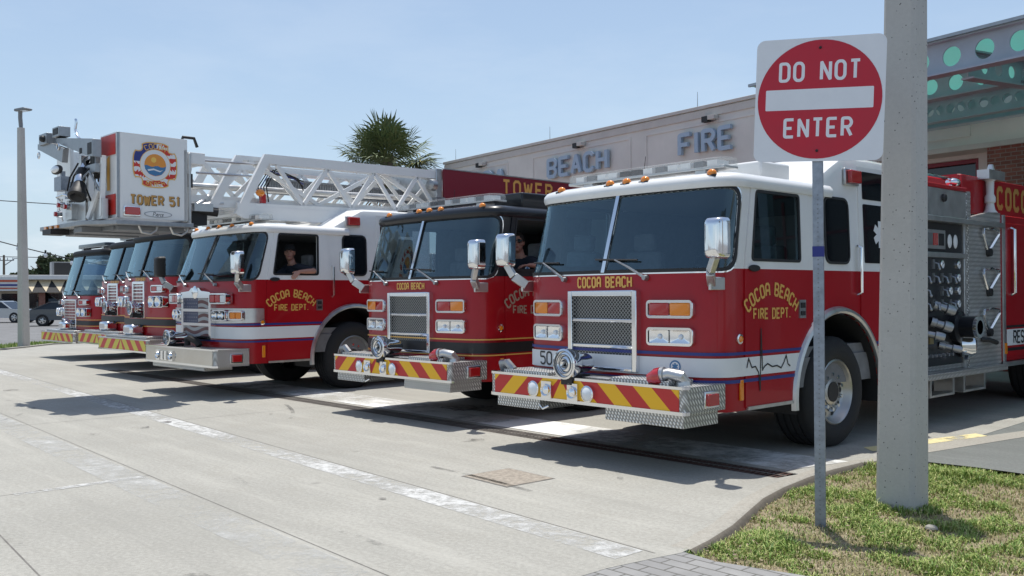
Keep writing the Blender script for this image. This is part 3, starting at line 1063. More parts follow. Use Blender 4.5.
def fire_truck(name, label, cat, loc, rot, cfg, group):
    g = dict(top='white_paint', style='saber', zb=1.735, rake=.22, zt=2.48, z_low=.50, bumper='chevron', stripe='white', hi=True,
             raised=True, door_open=False, mirror='chrome', belt=1.735, length=9.6, cols=('sign_red', 'sign_yellow'), roofbox=None, wheel_y=2.46)
    g.update(cfg)
    root = thing(name, label, cat, loc, R(rot), group)
    cab = Cab(zb=g['zb'], rake=g['rake'], zt=g['zt'])
    zb, zt, zl = g['zb'], g['zt'], g['z_low']
    belt = g['belt']; top = g['top']; yend = 4.0
    k = (zt - zb) / .745          # window heights scale with the cab
    wz0, wz1 = zb + .085 * k, zb + .69 * k
    bodyc = lambda s, z: 'red_paint' if z < belt else top
    se = cab.sy(yend, 1., 1)
    # --- openings
    s1 = cab.sf + (cab.sc - cab.sf) * .95
    wsb, wst = zb + .005, zb + .705 * k
    ws_r = rpoly([(.022, wsb), (s1, wsb), (s1 - .02, wst), (.022, wst)], [.02, .14, .15, .02], 7)
    ws_l = [(-a, b) for a, b in ws_r][::-1]
    def dw(side):
        return rpoly(cab.side([(.97, wz0), (1.75, wz0), (1.76, wz1), (1.07, wz1)], side), .03, 4)
    wy = g['wheel_y']
    arch = {}
    for sd in (1, -1):
        arch[sd] = cab.side([(wy + .80 * math.cos(R(a)), .52 + .80 * math.sin(R(a))) for a in range(0, 181, 9)] + [(wy - .80, .3), (wy + .80, .3)], sd)
    outline = [(-se, zl), (se, zl), (se, zt), (-se, zt)]
    patch('cab_shell', cab, [([outline], bodyc)], root, holes=[ws_l, ws_r, dw(1), dw(-1), arch[1], arch[-1]], ds=.07, zl=(belt, zb, zb + .35), thick=.03, back='interior')
    # --- glass
    ga = 'dark_trim'
    for pl in (ws_l, ws_r):
        patch('windshield', cab, [([inset(pl, -.004)], 'windshield_glass')], root, off=-.008, ds=.07, zl=(zb + .3,))
    both = rpoly([(-s1 - .03, wsb - .028), (s1 + .03, wsb - .028), (s1 + .01, wst + .028), (-s1 - .01, wst + .028)], [.15, .15, .17, .17], 7)
    patch('windshield_gasket', cab, [([both], ga)], root, holes=[ws_l, ws_r], off=.008, thick=.02, ds=.07, zl=(zb + .3,))
    if g['style'] == 'saber':
        rim_o = inset(both, -.014)
        patch('windshield_trim', cab, [([rim_o], 'chrome' if g.get('wtrim') else 'black_paint')], root, holes=[inset(both, -.002)], off=.010, thick=.02, ds=.07)
    patch('windshield_post', cab, [([rrect(-.021, wsb - .02, .021, wst + .02, .005)], 'chrome' if g['style'] == 'saber' else 'dark_trim')], root, off=.016, thick=.03, zl=(zb + .3,))
    # --- roof
    ro = MB(top)
    outl = []
    N = 40
    se2 = cab.sy(4.0 if not g['raised'] else 2.35, zt, 1)
    for i in range(-N, N + 1):
        s = cab.sc * 1.25 * i / N * 1.0
        outl.append(s)
    outl = [-se2] + [s for s in outl] + [se2]
    rings = [(-.02, zt - .03), (.028, zt - .028), (.045, zt + .01), (.04, zt + .05), (.01, zt + .085), (-.05, zt + .105), (-.2, zt + .118), (-.5, zt + .125)]
    vs = []
    n = len(outl)
    for off, z in rings:
        for s in outl:
            p = cab.pos(s, zt); nn = cab.nor(s, zt); nn.z = 0; nn.normalize()
            q = p + nn * off; q.z = z
            vs.append(q)
    fs = [(r_ * n + i, r_ * n + i + 1, (r_ + 1) * n + i + 1, (r_ + 1) * n + i) for r_ in range(len(rings) - 1) for i in range(n - 1)]
    fs.append(tuple(range((len(rings) - 1) * n, len(rings) * n)))
    ro.add(vs, fs)
    ro.build('roof', root, 50)
    hl = MB('headliner'); hl.box(-1.05, 1.05, cab.ext + cab.rake * k + .25, 3.9, zt - .03, zt - .01); hl.build('headliner', root)
    if g['raised']:
        rr = MB(top); zt2 = zt + .43
        y0, y1 = 2.02, 2.62
        prof = [(y0, zt - .02), (y0, zt + .06), (y1, zt2), (yend, zt2), (yend, zt - .02)]
        X = 1.185
        vs = []
        for x, d in ((-X, 0), (-X + .05, 0), (X - .05, 0), (X, 0)):
            pass
        c = .07
        sec = [(-X, 0), (-X, -c * 1.6), (-X + c * .3, -c * .5), (-X + c * 1.2, 0), (0, .02), (X - c * 1.2, 0), (X - c * .3, -c * .5), (X, -c * 1.6), (X, 0)]
        # rows along y: top line z(y), the side edges rounded
        def ztop(y):
            return zt + .10 if y <= y0 else (zt2 if y >= y1 else zt + .10 + (zt2 - zt - .10) * (y - y0) / (y1 - y0))
        ysr = [y0 - .05, y0, y0 + .05] + [y0 + (y1 - y0) * t for t in (.3, .6, .9, .97)] + [y1 + .05, 3.2, yend - .04, yend]
        rows = []
        for y in ysr:
            z = ztop(y)
            if abs(y - y1) < .08: z -= .012
            row = [(-X, y, zt - .03)] + [(x, y, max(zt - .03, z + d)) for x, d in sec[1:-1]] + [(X, y, zt - .03)]
            rows.append(row)
        m_ = len(rows[0])
        rr.add([p for r_ in rows for p in r_], [(i * m_ + j, i * m_ + j + 1, (i + 1) * m_ + j + 1, (i + 1) * m_ + j) for i in range(len(rows) - 1) for j in range(m_ - 1)] + [tuple(range((len(rows) - 1) * m_, len(rows) * m_)), tuple(range(m_))[::-1]])
        rr.build('raised_roof', root, 40)
    else:
        pass
    bk = MB('interior'); bk.mat(top); bk.box(-1.19, 1.19, yend - .02, yend + .05, .55, zt + (.36 if g['raised'] else .08)); bk.build('cab_back_wall', root)
    # --- interior
    it = MB('interior')
    it.box(-1.12, 1.12, .55, 3.95, .9, 1.0)
    it.box(-1.14, 1.14, .78, 3.95, .62, .9)
    it.build('cab_floor', root)
    da = MB('interior'); 
    da.prism([(cab.ext + .12, zb - .45), (cab.ext + .14, zb - .03), (cab.ext + .42, zb + .02), (cab.ext + .62, zb - .1), (cab.ext + .66, zb - .45)], 0, -1.08, 1.08)
    da.build('dashboard', root, 35, .02)
    tun = MB('interior'); tun.box(-.38, .38, .7, 2.3, 1.0, 1.42); tun.build('engine_cover', root, 35, .05)
    for sx in (-.74, .74):
        se_ = MB('seat_cloth')
        se_.box(sx - .25, sx + .25, 1.35, 1.82, 1.22, 1.36); se_.box(sx - .24, sx + .24, 1.80, 1.94, 1.34, 1.98); se_.box(sx - .14, sx + .14, 1.81, 1.92, 1.98, 2.18)
        se_.mat('interior'); se_.box(sx - .18, sx + .18, 1.4, 1.8, 1., 1.22)
        se_.build('seat', root, 35, .04)
    sw = MB('dark_trim')
    c0 = V((.74, cab.ext + .75, zb - .02)); ax = V((0, .75, .66)).normalized(); ux = V((1, 0, 0)); uy = ax.cross(ux)
    sw.tube([c0 + (ux * math.cos(2 * math.pi * i / 24) + uy * math.sin(2 * math.pi * i / 24)) * .22 for i in range(24)], .016, 6, True)
    for a in (90, 210, 330): sw.bar(c0 - ax * .03, c0 + (ux * math.cos(R(a)) + uy * math.sin(R(a))) * .22, .03, .015)
    sw.cyl(c0 - ax * .3, c0 - ax * .02, .04, .05, 10)
    sw.build('steering_wheel', root)
    # --- doors (slightly proud of the shell)
    for sd in (1, -1):
        dtop = zt - .005
        dp = cab.side([(.85, zl + .02), (1.6, zl + .02)] + [(wy + .86 * math.cos(R(a)), .52 + .86 * math.sin(R(a))) for a in (176, 165, 155, 145, 135, 127)] + [(1.985, zb + .0), (1.93, dtop), (1.0, dtop), (.85, zb)], sd)
        win = inset(dw(sd), -.002)
        do = patch('door', cab, [([dp], bodyc)], root, holes=[win], off=.012, thick=.014, ds=.12, zl=(belt,))
        wf = inset(dw(sd), -.018)
        patch('window_frame', cab, [([wf], 'dark_trim')], do, holes=[inset(dw(sd), .008)], off=.017, thick=.02)
        if not (sd == 1 and g['door_open']):
            patch('window', cab, [([dw(sd)], 'side_glass')], do, off=.002)
        h = MB('dark_trim'); F = cab.frame(cab.sy(.98, zb, sd), zb + .005, .02); h.T = F
        h.lathe([(.085, 0), (.08, .012), (.05, .016), (0, .012)], (0, 0, 0), (0, 1, 0), 20)
        h.v = [tuple(F @ V(((F.inverted() @ V(p)).x, (F.inverted() @ V(p)).y, (F.inverted() @ V(p)).z * .36))) for p in h.v]
        h.build('handle', do, 40)
        tm = MB('aluminium')
        pl = [cab.pos(cab.sy(y, zl, sd), zl) + V((0, 0, .015)) for y in (.87, 1.59)]
        tm.bar(pl[0] + V((sd * .015, 0, 0)), pl[1] + V((sd * .015, 0, 0)), .02, .03); tm.build('door_sill_trim', do)
        if g.get('lettering', True):
            cs = cab.sy(1.27, 1.45, sd)
            tcol = g.get('tcol', 'gold_leaf')
            tx = text('COCOA BEACH', .105, 1.25, .80, 1.75, arc=.60)
            tx = shift(tx, cs, 1.555)
            tx2 = shift(text('FIRE DEPT.', .085, 1.25, .80, 1.75), cs, 1.338)
            if sd == -1: pass
            patch('lettering', cab, [(tx + tx2, tcol)], do, off=.016)
        v = MB('dull_metal'); F = cab.frame(cab.sy(1.77, 1.37, sd), 1.37, .012); v.T = F
        v.box(-.055, .055, -.004, .012, -.085, .085); v.mat('dark_trim'); v.box(-.035, .035, .012, .02, .01, .06); v.box(-.035, .035, .012, .02, -.06, -.02)
        v.build('latch_plate', do, 35)
        # crew door
        ztr = zt + .33 if g['raised'] else zt - .01
        cd = cab.side([(3.28, .95), (3.62, .95), (3.72, ztr), (2.9, ztr), (2.9, 1.36)] , sd)
        cd = cab.side([(2.9, 1.20)] + [(wy + .86 * math.cos(R(a)), .52 + .86 * math.sin(R(a))) for a in (56, 46, 36, 26, 15)] + [(3.32, zl + .02), (3.75, zl + .02), (3.75, ztr), (2.9, ztr)], sd)
        c2 = patch('crew_door', cab, [([cd], bodyc)], root, off=.012, thick=.014, ds=.2, zl=(belt,))
        wn = rpoly(cab.side([(2.98, wz0), (3.66, wz0), (3.66, wz1 + .0), (2.98, wz1 + .0)], sd), .02, 4)
        cw = patch('window', cab, [([wn], 'dark_glass')], c2, off=.018, thick=.01)
        if g['hi']:
            sc_ = (cab.sy(3.32, 2.1, sd), (wz0 + wz1) / 2)
            patch('star_emblem', cab, [(star_of_life(sc_[0], sc_[1], .14), 'white_vinyl')], cw, off=.021)
        if g['raised']:
            wn2 = rpoly(cab.side([(2.98, wz1 + .05), (3.66, wz1 + .05), (3.66, ztr - .05), (2.98, ztr - .05)], sd), .02, 4)
            patch('upper_window', cab, [([wn2], 'dark_glass')], c2, off=.018, thick=.01)
        hd = MB('chrome'); 
        p0 = cab.pos(cab.sy(2.84 if g['style'] == 'saber' else 2.02, 1.5, sd), 1.5)
        hx = p0.x + sd * .05
        hd.tube([(p0.x, p0.y, 1.5), (hx, p0.y, 1.52), (hx, p0.y, 1.97), (p0.x, p0.y, 1.99)], .016, 8); hd.build('grab_rail', root)
        # small fixed window behind the front door
        sw2 = rpoly(cab.side([(2.24, wz0), (2.68, wz0), (2.68, wz1 + .02), (2.24, wz1 + .02)], sd), .09, 6)
        so = patch('side_window', cab, [([sw2], 'dark_glass')], root, off=.006)
        patch('window_frame', cab, [([inset(sw2, -.02)], 'dark_trim')], so, holes=[inset(sw2, .004)], off=.012, thick=.012)
        # wheel opening trim
        ft = MB('aluminium')
        path = [cab.pos(cab.sy(wy + .81 * math.cos(R(a)), .52, sd), .52) * 1 for a in range(-8, 189, 7)]
        path = [V((sd * 1.215, wy + .81 * math.cos(R(a)), .52 + .81 * math.sin(R(a)))) for a in range(-6, 187, 6)]
        for a_, b_ in zip(path, path[1:]):
            pass
        prs = []
        nseg = len(path)
        cen = V((0, wy, .52))
        vs = []
        for p in path:
            rad = V((0, p.y - wy, p.z - .52)).normalized()
            for dx, dr in ((-.03, -.01), (.035, -.012), (.05, .008), (.04, .04), (.0, .055)):
                vs.append(V((sd * (1.21 + dx), p.y, p.z)) + rad * dr)
        ft.add(vs, [(i * 5 + j, i * 5 + j + 1, (i + 1) * 5 + j + 1, (i + 1) * 5 + j) for i in range(nseg - 1) for j in range(4)])
        ft.build('fender_trim', root, 50)
        ww = MB('dark_trim')
        vs = []; 
        angs = list(range(-10, 191, 10))
        for a in angs:
            for x in (1.212, .62):
                vs.append((sd * x, wy + .785 * math.cos(R(a)), .52 + .785 * math.sin(R(a))))
        ww.add(vs, [(i * 2, i * 2 + 1, i * 2 + 3, i * 2 + 2) for i in range(len(angs) - 1)])
        ww.add([(sd * .62, wy + .8 * math.cos(R(a)), .52 + .8 * math.sin(R(a))) for a in angs], [tuple(range(len(angs)))])
        ww.build('wheel_well', root)
        wheel(root, 'front_wheel', sd * 1.165, wy, sd)
        wheel(root, 'rear_wheel', sd * 1.165, g['length'] - 2.2, sd, dual=True)
    # --- stripes
    pr = g['stripe']
    ss = cab.sy(yend, 1, 1)
    ar = {sd: [(a, z) for a, z in cab.side([(wy + .86 * math.cos(R(a)), .52 + .86 * math.sin(R(a))) for a in range(0, 181, 9)] + [(wy - .86, .3), (wy + .86, .3)], sd)] for sd in (1, -1)}
    def band(z0, z1): return [(-ss, z0), (ss, z0), (ss, z1), (-ss, z1)]
    hol = [ar[1], ar[-1]]
    so = .0155
    if pr == 'white':
        zz = g.get('stripe_z', (.745, .775, .80, .962, .985, 1.012))
        reg = [([band(zz[0], zz[1])], 'blue_vinyl'), ([band(zz[2], zz[3])], 'white_vinyl'), ([band(zz[4], zz[5])], 'blue_vinyl')]
    else:
        zz = g.get('stripe_z', (.80, .815, .83, .955, .985, 1.0))
        reg = [([band(zz[0], zz[1])], 'gold_leaf'), ([band(zz[2], zz[3])], 'black_vinyl'), ([band(zz[4], zz[5])], 'gold_leaf')]
    fa = wy - .88
    for a0_, b0_ in ((-cab.sy(fa + .9, 1., 1), cab.sy(fa + .9, 1., 1)), (cab.sy(wy, 1., 1), ss), (-ss, -cab.sy(wy, 1., 1))):
        rg = [([[(max(a0_, min(b0_, p[0])), p[1]) for p in q] for q in ps], mt) for ps, mt in reg]
        patch('stripe', cab, rg, root, holes=hol, off=so, ds=.07)
    if g.get('ecg'):
        sa = cab.sy(.86, .9, 1)
        pts = [(0, .87), (.03, .95), (.08, .87), (.14, .875), (.19, .82), (.215, .66), (.235, 1.20), (.255, .84), (.29, .87), (.34, .89), (.42, .86), (.50, .865), (.57, .84), (.62, .89), (.66, .95), (.69, .87), (.73, .85)]
        patch('heartbeat_line', cab, [([q for q in strokes([(sa + a * .95, b) for a, b in pts], .013)], 'black_vinyl')], root, off=so + .004)
    # --- grille
    gl = MB()
    if g['style'] == 'saber':
        yg = cab.ext - .045
        gl.mat('chrome')
        xs = (-.43, .43); z0, z1 = .815, 1.55
        fw = .055
        gl.box(xs[0], xs[0] + fw, yg, yg + .09, z0, z1); gl.box(xs[1] - fw, xs[1], yg, yg + .09, z0, z1)
        gl.box(xs[0] + fw, xs[1] - fw, yg, yg + .09, z1 - .05, z1); gl.box(xs[0] + fw, xs[1] - fw, yg, yg + .09, z0, z0 + .03)
        for zc in (1.275, 1.035): gl.box(xs[0] + fw, xs[1] - fw, yg + .012, yg + .07, zc - .016, zc + .016)
        go = gl.build('grille', root, 35, .006)
        gm = MB('grille_mesh'); gm.box(xs[0] + fw, xs[1] - fw, yg + .045, yg + .06, z0 + .03, z1 - .05); gm.build('grille_screen', go)
    elif g['style'] == 'flag':
        yg = cab.ext - .07; gl.mat('chrome')
        x0, x1, z0, z1 = -.5, .5, .85, 1.55
        gl.box(x0, x0 + .07, yg, yg + .12, z0, z1 - .04); gl.box(x1 - .07, x1, yg, yg + .12, z0, z1 - .04)
        gl.prism(rpoly([(x0, z1 - .06), (x1, z1 - .06), (x1, z1 + .03), (.2, z1 + .05), (.13, z1 + .10), (-.13, z1 + .10), (-.2, z1 + .05), (x0, z1 + .03)], .02, 3), 1, yg - .01, yg + .12)
        for zc in (1.30, 1.08): gl.box(x0 + .07, x1 - .07, yg, yg + .1, zc - .022, zc + .022)
        gl.box(x0 + .07, x1 - .07, yg, yg + .12, z0, z0 + .05)
        gl.lathe([(0, .02), (.07, .016), (.1, 0)], (0, yg - .012, z1 + .03), (0, -1, 0), 20)
        go = gl.build('grille', root, 35, .008)
        pl = Plane((0, yg + .05, 0), (1, 0, 0), (0, 0, 1))
        for za, zb_ in ((1.322, 1.49), (1.102, 1.278), (.90, 1.058)):
            def fl(a, b, za=za, zb_=zb_):
                t = b + .035 * math.sin(a * 7.5 + za * 3)
                return 'flag_red' if int((t - .8) / .052) % 2 else 'flag_white'
            reg = [([[(-.43, za), (.43, za), (.43, zb_), (-.43, zb_)]], fl)]
            lines = []
            for kk in range(2, 16):
                zc = .8 + kk * .052
                lines.append([(a / 20 * .43, zc - .035 * math.sin(a / 20 * .43 * 7.5 + za * 3)) for a in range(-20, 21)])
            # stripes as explicit polys so that the wave is clean
            sp = []
            for l0, l1 in zip(lines[::2], lines[1::2]):
                q = [(a, min(zb_, max(za, b))) for a, b in l0 + l1[::-1]]
                if max(b for a, b in q) - min(b for a, b in q) > .02: sp.append(q)
            reg = [([[(-.43, za), (.43, za), (.43, zb_), (-.43, zb_)]], 'flag_dark'), (sp, 'flag_white')]
            if za > 1.1:
                reg.append(([[(-.43, za), (-.02, za), (-.02, zb_), (-.43, zb_)]], 'flag_blue'))
                stars = []
                for ii in range(5):
                    for jj in range(3):
                        stars.append(circ(-.39 + ii * .075 + .02 * (jj % 2), za + .03 + jj * .055, .012, 5))
                reg.append((stars, 'flag_white'))
            patch('flag_panel', pl, reg, go, off=0)
    else:
        yg = cab.ext - .05; gl.mat('chrome')
        x0, x1 = g.get('gx', (-.29, .29)); z0, z1 = g.get('gz', (1.12, 1.80))
        gl.box(x0, x0 + .05, yg, yg + .1, z0, z1); gl.box(x1 - .05, x1, yg, yg + .1, z0, z1); gl.box(x0 + .05, x1 - .05, yg, yg + .1, z1 - .05, z1); gl.box(x0 + .05, x1 - .05, yg, yg + .1, z0, z0 + .05)
        go = gl.build('grille', root, 35, .006)
        gb = MB('chrome')
        nb = 9
        for i in range(nb):
            zc = z0 + .08 + (z1 - z0 - .16) * i / (nb - 1)
            gb.box(x0 + .05, x1 - .05, yg + .02, yg + .05, zc - .009, zc + .009)
        for i in range(7):
            xc = x0 + .08 + (x1 - x0 - .16) * i / 6
            gb.box(xc - .006, xc + .006, yg + .028, yg + .044, z0 + .05, z1 - .05)
        gb.mat('dark_trim'); gb.box(x0 + .05, x1 - .05, yg + .07, yg + .08, z0 + .05, z1 - .05)
        gb.build('grille_bars', go)
    # --- front lamps
    if g['style'] == 'saber':
        for sx in (-1, 1):
            a = .755 * sx
            F = cab.frame(cab.sx(a, 1.38), 1.385, .0)
            lamp_cluster(root, F, .47, .165, ['amber', 'red'] if sx < 0 else ['red', 'amber'], name='signal_cluster')
            F = cab.frame(cab.sx(a, 1.15), 1.145, .0)
            lamp_cluster(root, F, .47, .165, ['head', 'head'], name='headlight_cluster')
    elif g['style'] == 'flag':
        for sx in (-1, 1):
            F = cab.frame(cab.sx(.73 * sx, 1.47), 1.48, .04)
            lamp_cluster(root, F, .44, .17, ['red', 'red', 'clear'] if sx > 0 else ['clear', 'red', 'red'], name='warning_cluster', d=.1)
            pn = cab.sy(.80, 1.23, sx)
            patch('lamp_panel', cab, [([rpoly([(sx * .50, 1.10), (pn, 1.12), (pn, 1.33), (sx * .50, 1.335)], .02, 3)], 'aluminium')], root, off=.018, thick=.02, ds=.07)
            F = cab.frame(cab.sx(.70 * sx, 1.23), 1.225, .03)
            lamp_cluster(root, F, .36, .17, ['round', 'round'], name='headlight_cluster', d=.07)
            F = cab.frame(cab.sf * sx * 1.08, 1.225, .018)
            lamp_cluster(root, F, .27, .15, ['amber', 'amber'], name='signal_cluster', d=.04)
    else:
        zc = g.get('lz', 1.32)
        for sx in (-1, 1):
            F = cab.frame(cab.sx(.80 * sx, zc), zc + .0, .02)
            lamp_cluster(root, F, .50, .22, ['round', 'round'], name='headlight_cluster', d=.09)
            F = cab.frame(cab.sx(.80 * sx, zc + .25), zc + .24, .02)
            lamp_cluster(root, F, .40, .14, ['red', 'clear'] if sx > 0 else ['clear', 'red'], name='warning_cluster', d=.07)
    # front lettering
    if g.get('front_text', True):
        zt_ = g.get('ftz', 1.63)
        tx = text('COCOA BEACH', .088 * g.get('fts', 1), 1.3, .70, 1.6)
        patch('lettering', cab, [(shift(tx, 0, zt_), 'gold_leaf')], root, off=.006)
    if g.get('number'):
        tx = text(g['number'], .12, .9, .95, 1.5, smooth=True)
        patch('number', cab, [(shift(tx, -.86 + .04, .885), 'black_vinyl')], root, off=so + .004)
    if g.get('seal'):
        c = (.80, .885)
        patch('round_emblem', cab, [([circ(c[0], c[1], .055, 20)], 'seal_blue'), ([circ(c[0], c[1], .042, 18)], 'white_vinyl'), (star_of_life(c[0], c[1], .03), 'seal_blue')], root, off=so + .004)
    # --- bumper
    bz0, bz1 = g.get('bz', (.525, .755)); bf = 0.; bd = .55
    plan = rpoly([(-1.22, bd), (-1.22, bf), (1.22, bf), (1.22, bd)], [.0, .10, .06, .0], 5)
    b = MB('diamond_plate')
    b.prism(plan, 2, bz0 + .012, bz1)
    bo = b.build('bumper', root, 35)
    e = MB('chrome')
    def lip(z0, z1, o):
        q0 = [(x, y) for x, y in plan]
        path = [p for p in plan if p[1] < bd - .01]
        e.add([(x + math.copysign(o, x) * (1 if y > .05 else .3), y - o, z) for z in (z0, z1) for x, y in path] + [(x, y + .04, z) for z in (z0, z1) for x, y in path],
              [(i, i + 1, i + 1 + len(path), i + len(path)) for i in range(len(path) - 1)] +
              [(i + len(path), i + 1 + len(path), i + 1 + 3 * len(path), i + 3 * len(path)) for i in range(len(path) - 1)] +
              [(i, i + 1, i + 1 + 2 * len(path), i + 2 * len(path)) for i in range(len(path) - 1)])
    lip(bz1 - .018, bz1 + .006, .012)
    lip(bz0, bz0 + .03, .012)
    e.build('bumper_edge', bo, 40)
    pl = Plane((0, bf - .006, 0), (1, 0, 0), (0, 0, 1))
    if g['bumper'] == 'chevron':
        reg = chevron_regions(-1.12, 1.16, bz0 + .03, bz1 - .02, cx=-.19 if g['style'] == 'saber' else 0, cols=g['cols'])
        patch('chevron_panel', pl, reg, bo, thick=.008)
    else:
        patch('polished_face', pl, [([rrect(-1.12, bz0 + .03, 1.16, bz1 - .02, .01)], 'chrome_bumper')], bo, thick=.008, ds=.2)
    zc = (bz0 + bz1) / 2 - .01
    if g['style'] in ('saber', 'flag'):
        sgn = -.20 if g['style'] == 'saber' else -.42
        for dx, kind in ((-.34, 0), (-.17, 1), (.17, 1), (.36, 0)) if g['style'] == 'saber' else ((-.22, 1), (-.06, 2), (.06, 2), (.24, 1)):
            l = MB('chrome'); x = sgn + dx
            if kind == 0:
                l.lathe([(.075, 0), (.075, .03), (.062, .036)], (x, -.006, zc), (0, -1, 0), 24)
                l.mat('clear_lens'); l.lathe([(.062, .034), (.04, .05), (0, .056)], (x, -.006, zc), (0, -1, 0), 24)
            elif kind == 1:
                l.box(x - .065, x + .065, -.03, -.006, zc - .08, zc + .08)
                l.lathe([(.058, 0), (.054, .02), (.04, .01)], (x, -.03, zc), (0, -1, 0), 20)
                l.mat('lamp_dish'); l.lathe([(.042, .008), (.02, .02), (0, .024)], (x, -.03, zc), (0, -1, 0), 20)
            else:
                l.box(x - .045, x + .045, -.035, -.006, zc - .07, zc + .07); l.mat('lamp_dish'); l.box(x - .03, x + .03, -.04, -.03, zc - .05, zc + .05)
            l.build('bumper_lamp', bo, 35)
    sl = MB('chrome')
    for sd in (1, -1):
        l = MB('chrome'); X = sd * 1.22
        l.box(min(X, X + sd * .022), max(X, X + sd * .022), .24, .44, zc - .065, zc + .075)
        l.mat('red_lens'); l.box(min(X, X + sd * .04), max(X, X + sd * .04), .265, .415, zc - .045, zc + .055)
        l.build('side_lamp', bo, 35, .006)
    tr = MB('diamond_plate')
    if g['style'] == 'saber':
        tr.box(-1.12, -.52, .03, .5, bz0 - .10, bz0 + .011); tr.box(.32, 1.18, .03, .5, bz0 - .11, bz0 + .011)
        tr.mat('dark_trim'); tr.box(-.5, .3, .2, .5, bz0 - .02, bz0 + .011)
        tr.mat('chrome'); tr.tube([(-.5, .02, bz0 - .05), (-.44, -.0, bz0 - .08), (-.38, .02, bz0 - .05)], .014, 6)
        tr.build('bumper_step', bo, 35, .004)
        td = MB('diamond_plate')
        td.box(-1.06, -.42, .06, .40, bz1 + .002, bz1 + .03); td.box(.36, 1.0, .06, .40, bz1 + .002, bz1 + .035)
        td.mat('dull_metal'); td.box(-.36, .3, .10, .42, bz1 + .002, bz1 + .012)
        td.build('hose_tray_lid', bo, 35, .004)
        siren(root, -.10, -.05, .885, .14)
        hose_coupling(root, .90, .12, .83)
        hc = MB('dull_metal'); hc.tube([(-1.16, .16, bz1), (-1.15, .12, bz1 + .08), (-1.05, .1, bz1 + .09), (-.98, .12, bz1 + .02)], .04, 8); hc.build('hose_elbow', root, 40)
    elif g['style'] == 'flag':
        siren(root, -.36, .0, .87, .125)
        hs = MB('rubber'); hs.tube([(-.1, .2, .84), (.1, .16, .87), (.25, .2, .82), (.3, .22, .76)], .05, 8); hs.cyl((.05, .14, .755), (.05, .14, .87), .05, .04, 10); hs.build('hose_elbow', root, 40)
        tr.box(-1.0, .8, .05, .5, bz0 - .07, bz0 + .011); tr.build('bumper_step', bo, 35, .004)
    else:
        tr.box(-1.0, 1.0, .08, .5, bz1 + .002, bz1 + .05); tr.build('bumper_lid', bo, 35, .01)
        siren(root, 0, cab.ext - .2, g.get('sz', 1.3), .13)
        sb = MB('chrome'); sb.box(-.2, .2, .1, cab.ext, bz1 + .05, bz1 + .25); sb.build('hose_reel', root, 35, .05)
    # gap filler and chassis under the cab
    ch = MB('dark_trim')
    ch.box(-.5, .5, .45, g['length'] - .4, .45, .80); ch.box(-1.05, 1.05, .50, 1.5, .52, .7)
    ch.cyl((-1.0, wy, .53), (1.0, wy, .53), .09, n=10); ch.cyl((-1.0, g['length'] - 2.2, .53), (1.0, g['length'] - 2.2, .53), .13, n=10)
    ch.box(-.9, .9, 3.4, 4.3, .42, .8)
    ch.build('chassis', root)
    # --- mirrors, wipers, lamps
    if g['mirror']:
        for sd in (1, -1):
            mirror(root, sd, .56, zb - .13, cab, g['mirror'] if sd == 1 or g['style'] != 'flag' else 'dark_trim')
    wiper(root, cab, -.52, -1); wiper(root, cab, .50, 1)
    F = None
    for x in g.get('markers', (-.84, -.13, .08, .3, 1.0)):
        s = cab.sx(x, zt); p = cab.pos(s, zt); nn = cab.nor(s, zt)
        l = MB('amber_lens'); q = p + V((nn.x, nn.y, 0)).normalized() * -.01
        l.ball((q.x, q.y, zt + .095), .05, .035, .04, 12, 7); l.mat('dark_trim'); l.box(q.x - .055, q.x + .055, q.y - .03, q.y + .05, zt + .06, zt + .085)
        l.build('marker_light', root)
    for sd in (1, -1):
        l = MB('amber_lens'); F = cab.frame(cab.sy(.77, 1.13, sd), 1.125, .0); l.T = F
        l.lathe([(.03, .015), (.024, .03), (0, .034)], (0, 0, 0), (0, 1, 0), 14); l.mat('chrome'); l.lathe([(.045, 0), (.045, .016), (.03, .02)], (0, 0, 0), (0, 1, 0), 14)
        l.build('side_marker', root)
        l = MB('amber_lens'); F = cab.frame(cab.sy(.79, .68, sd), .68, .0); l.T = F
        l.box(-.025, .025, 0, .02, -.09, .09); l.build('side_reflector', root, 35, .006)
    if g['lightbar'] if 'lightbar' in g else True:
        light_bar(root, .98 if g['style'] != 'bars' else .95, zt + .165, 1.0, .03, g.get('bar_dark', False))
    if g['raised']:
        for sd in (1, -1):
            F = cab.frame(cab.sy(2.74 if g['style'] == 'saber' else 2.42, 2.6, sd), zt + .20, .012)
            l = MB('aluminium'); l.T = F; l.box(-.14, .14, 0, .03, -.085, .085); l.mat('red_lens'); l.box(-.10, .115, .03, .075, -.065, .065); l.build('warning_light', root, 35, .01)
    if g['roofbox']:
        x0, x1, y0, y1, h, mt = g['roofbox']
        rb = MB(mt); rb.box(x0, x1, y0, y1, zt + .10, zt + .12 + h); rb.build('roof_unit', root, 35, .02)
    if g.get('antenna', True):
        an = MB('dark_trim'); an.cyl((-.35, 1.35, zt + .1), (-.30, 1.35, zt + .45), .006, .003, 6); an.build('antenna', root)
    return root, cab
M('flag_dark', (.10, .012, .015), .4); M('flag_white', (.33, .34, .36), .35, .3); M('flag_blue', (.02, .03, .10), .4); M('flag_red', (.3, .02, .02), .4)
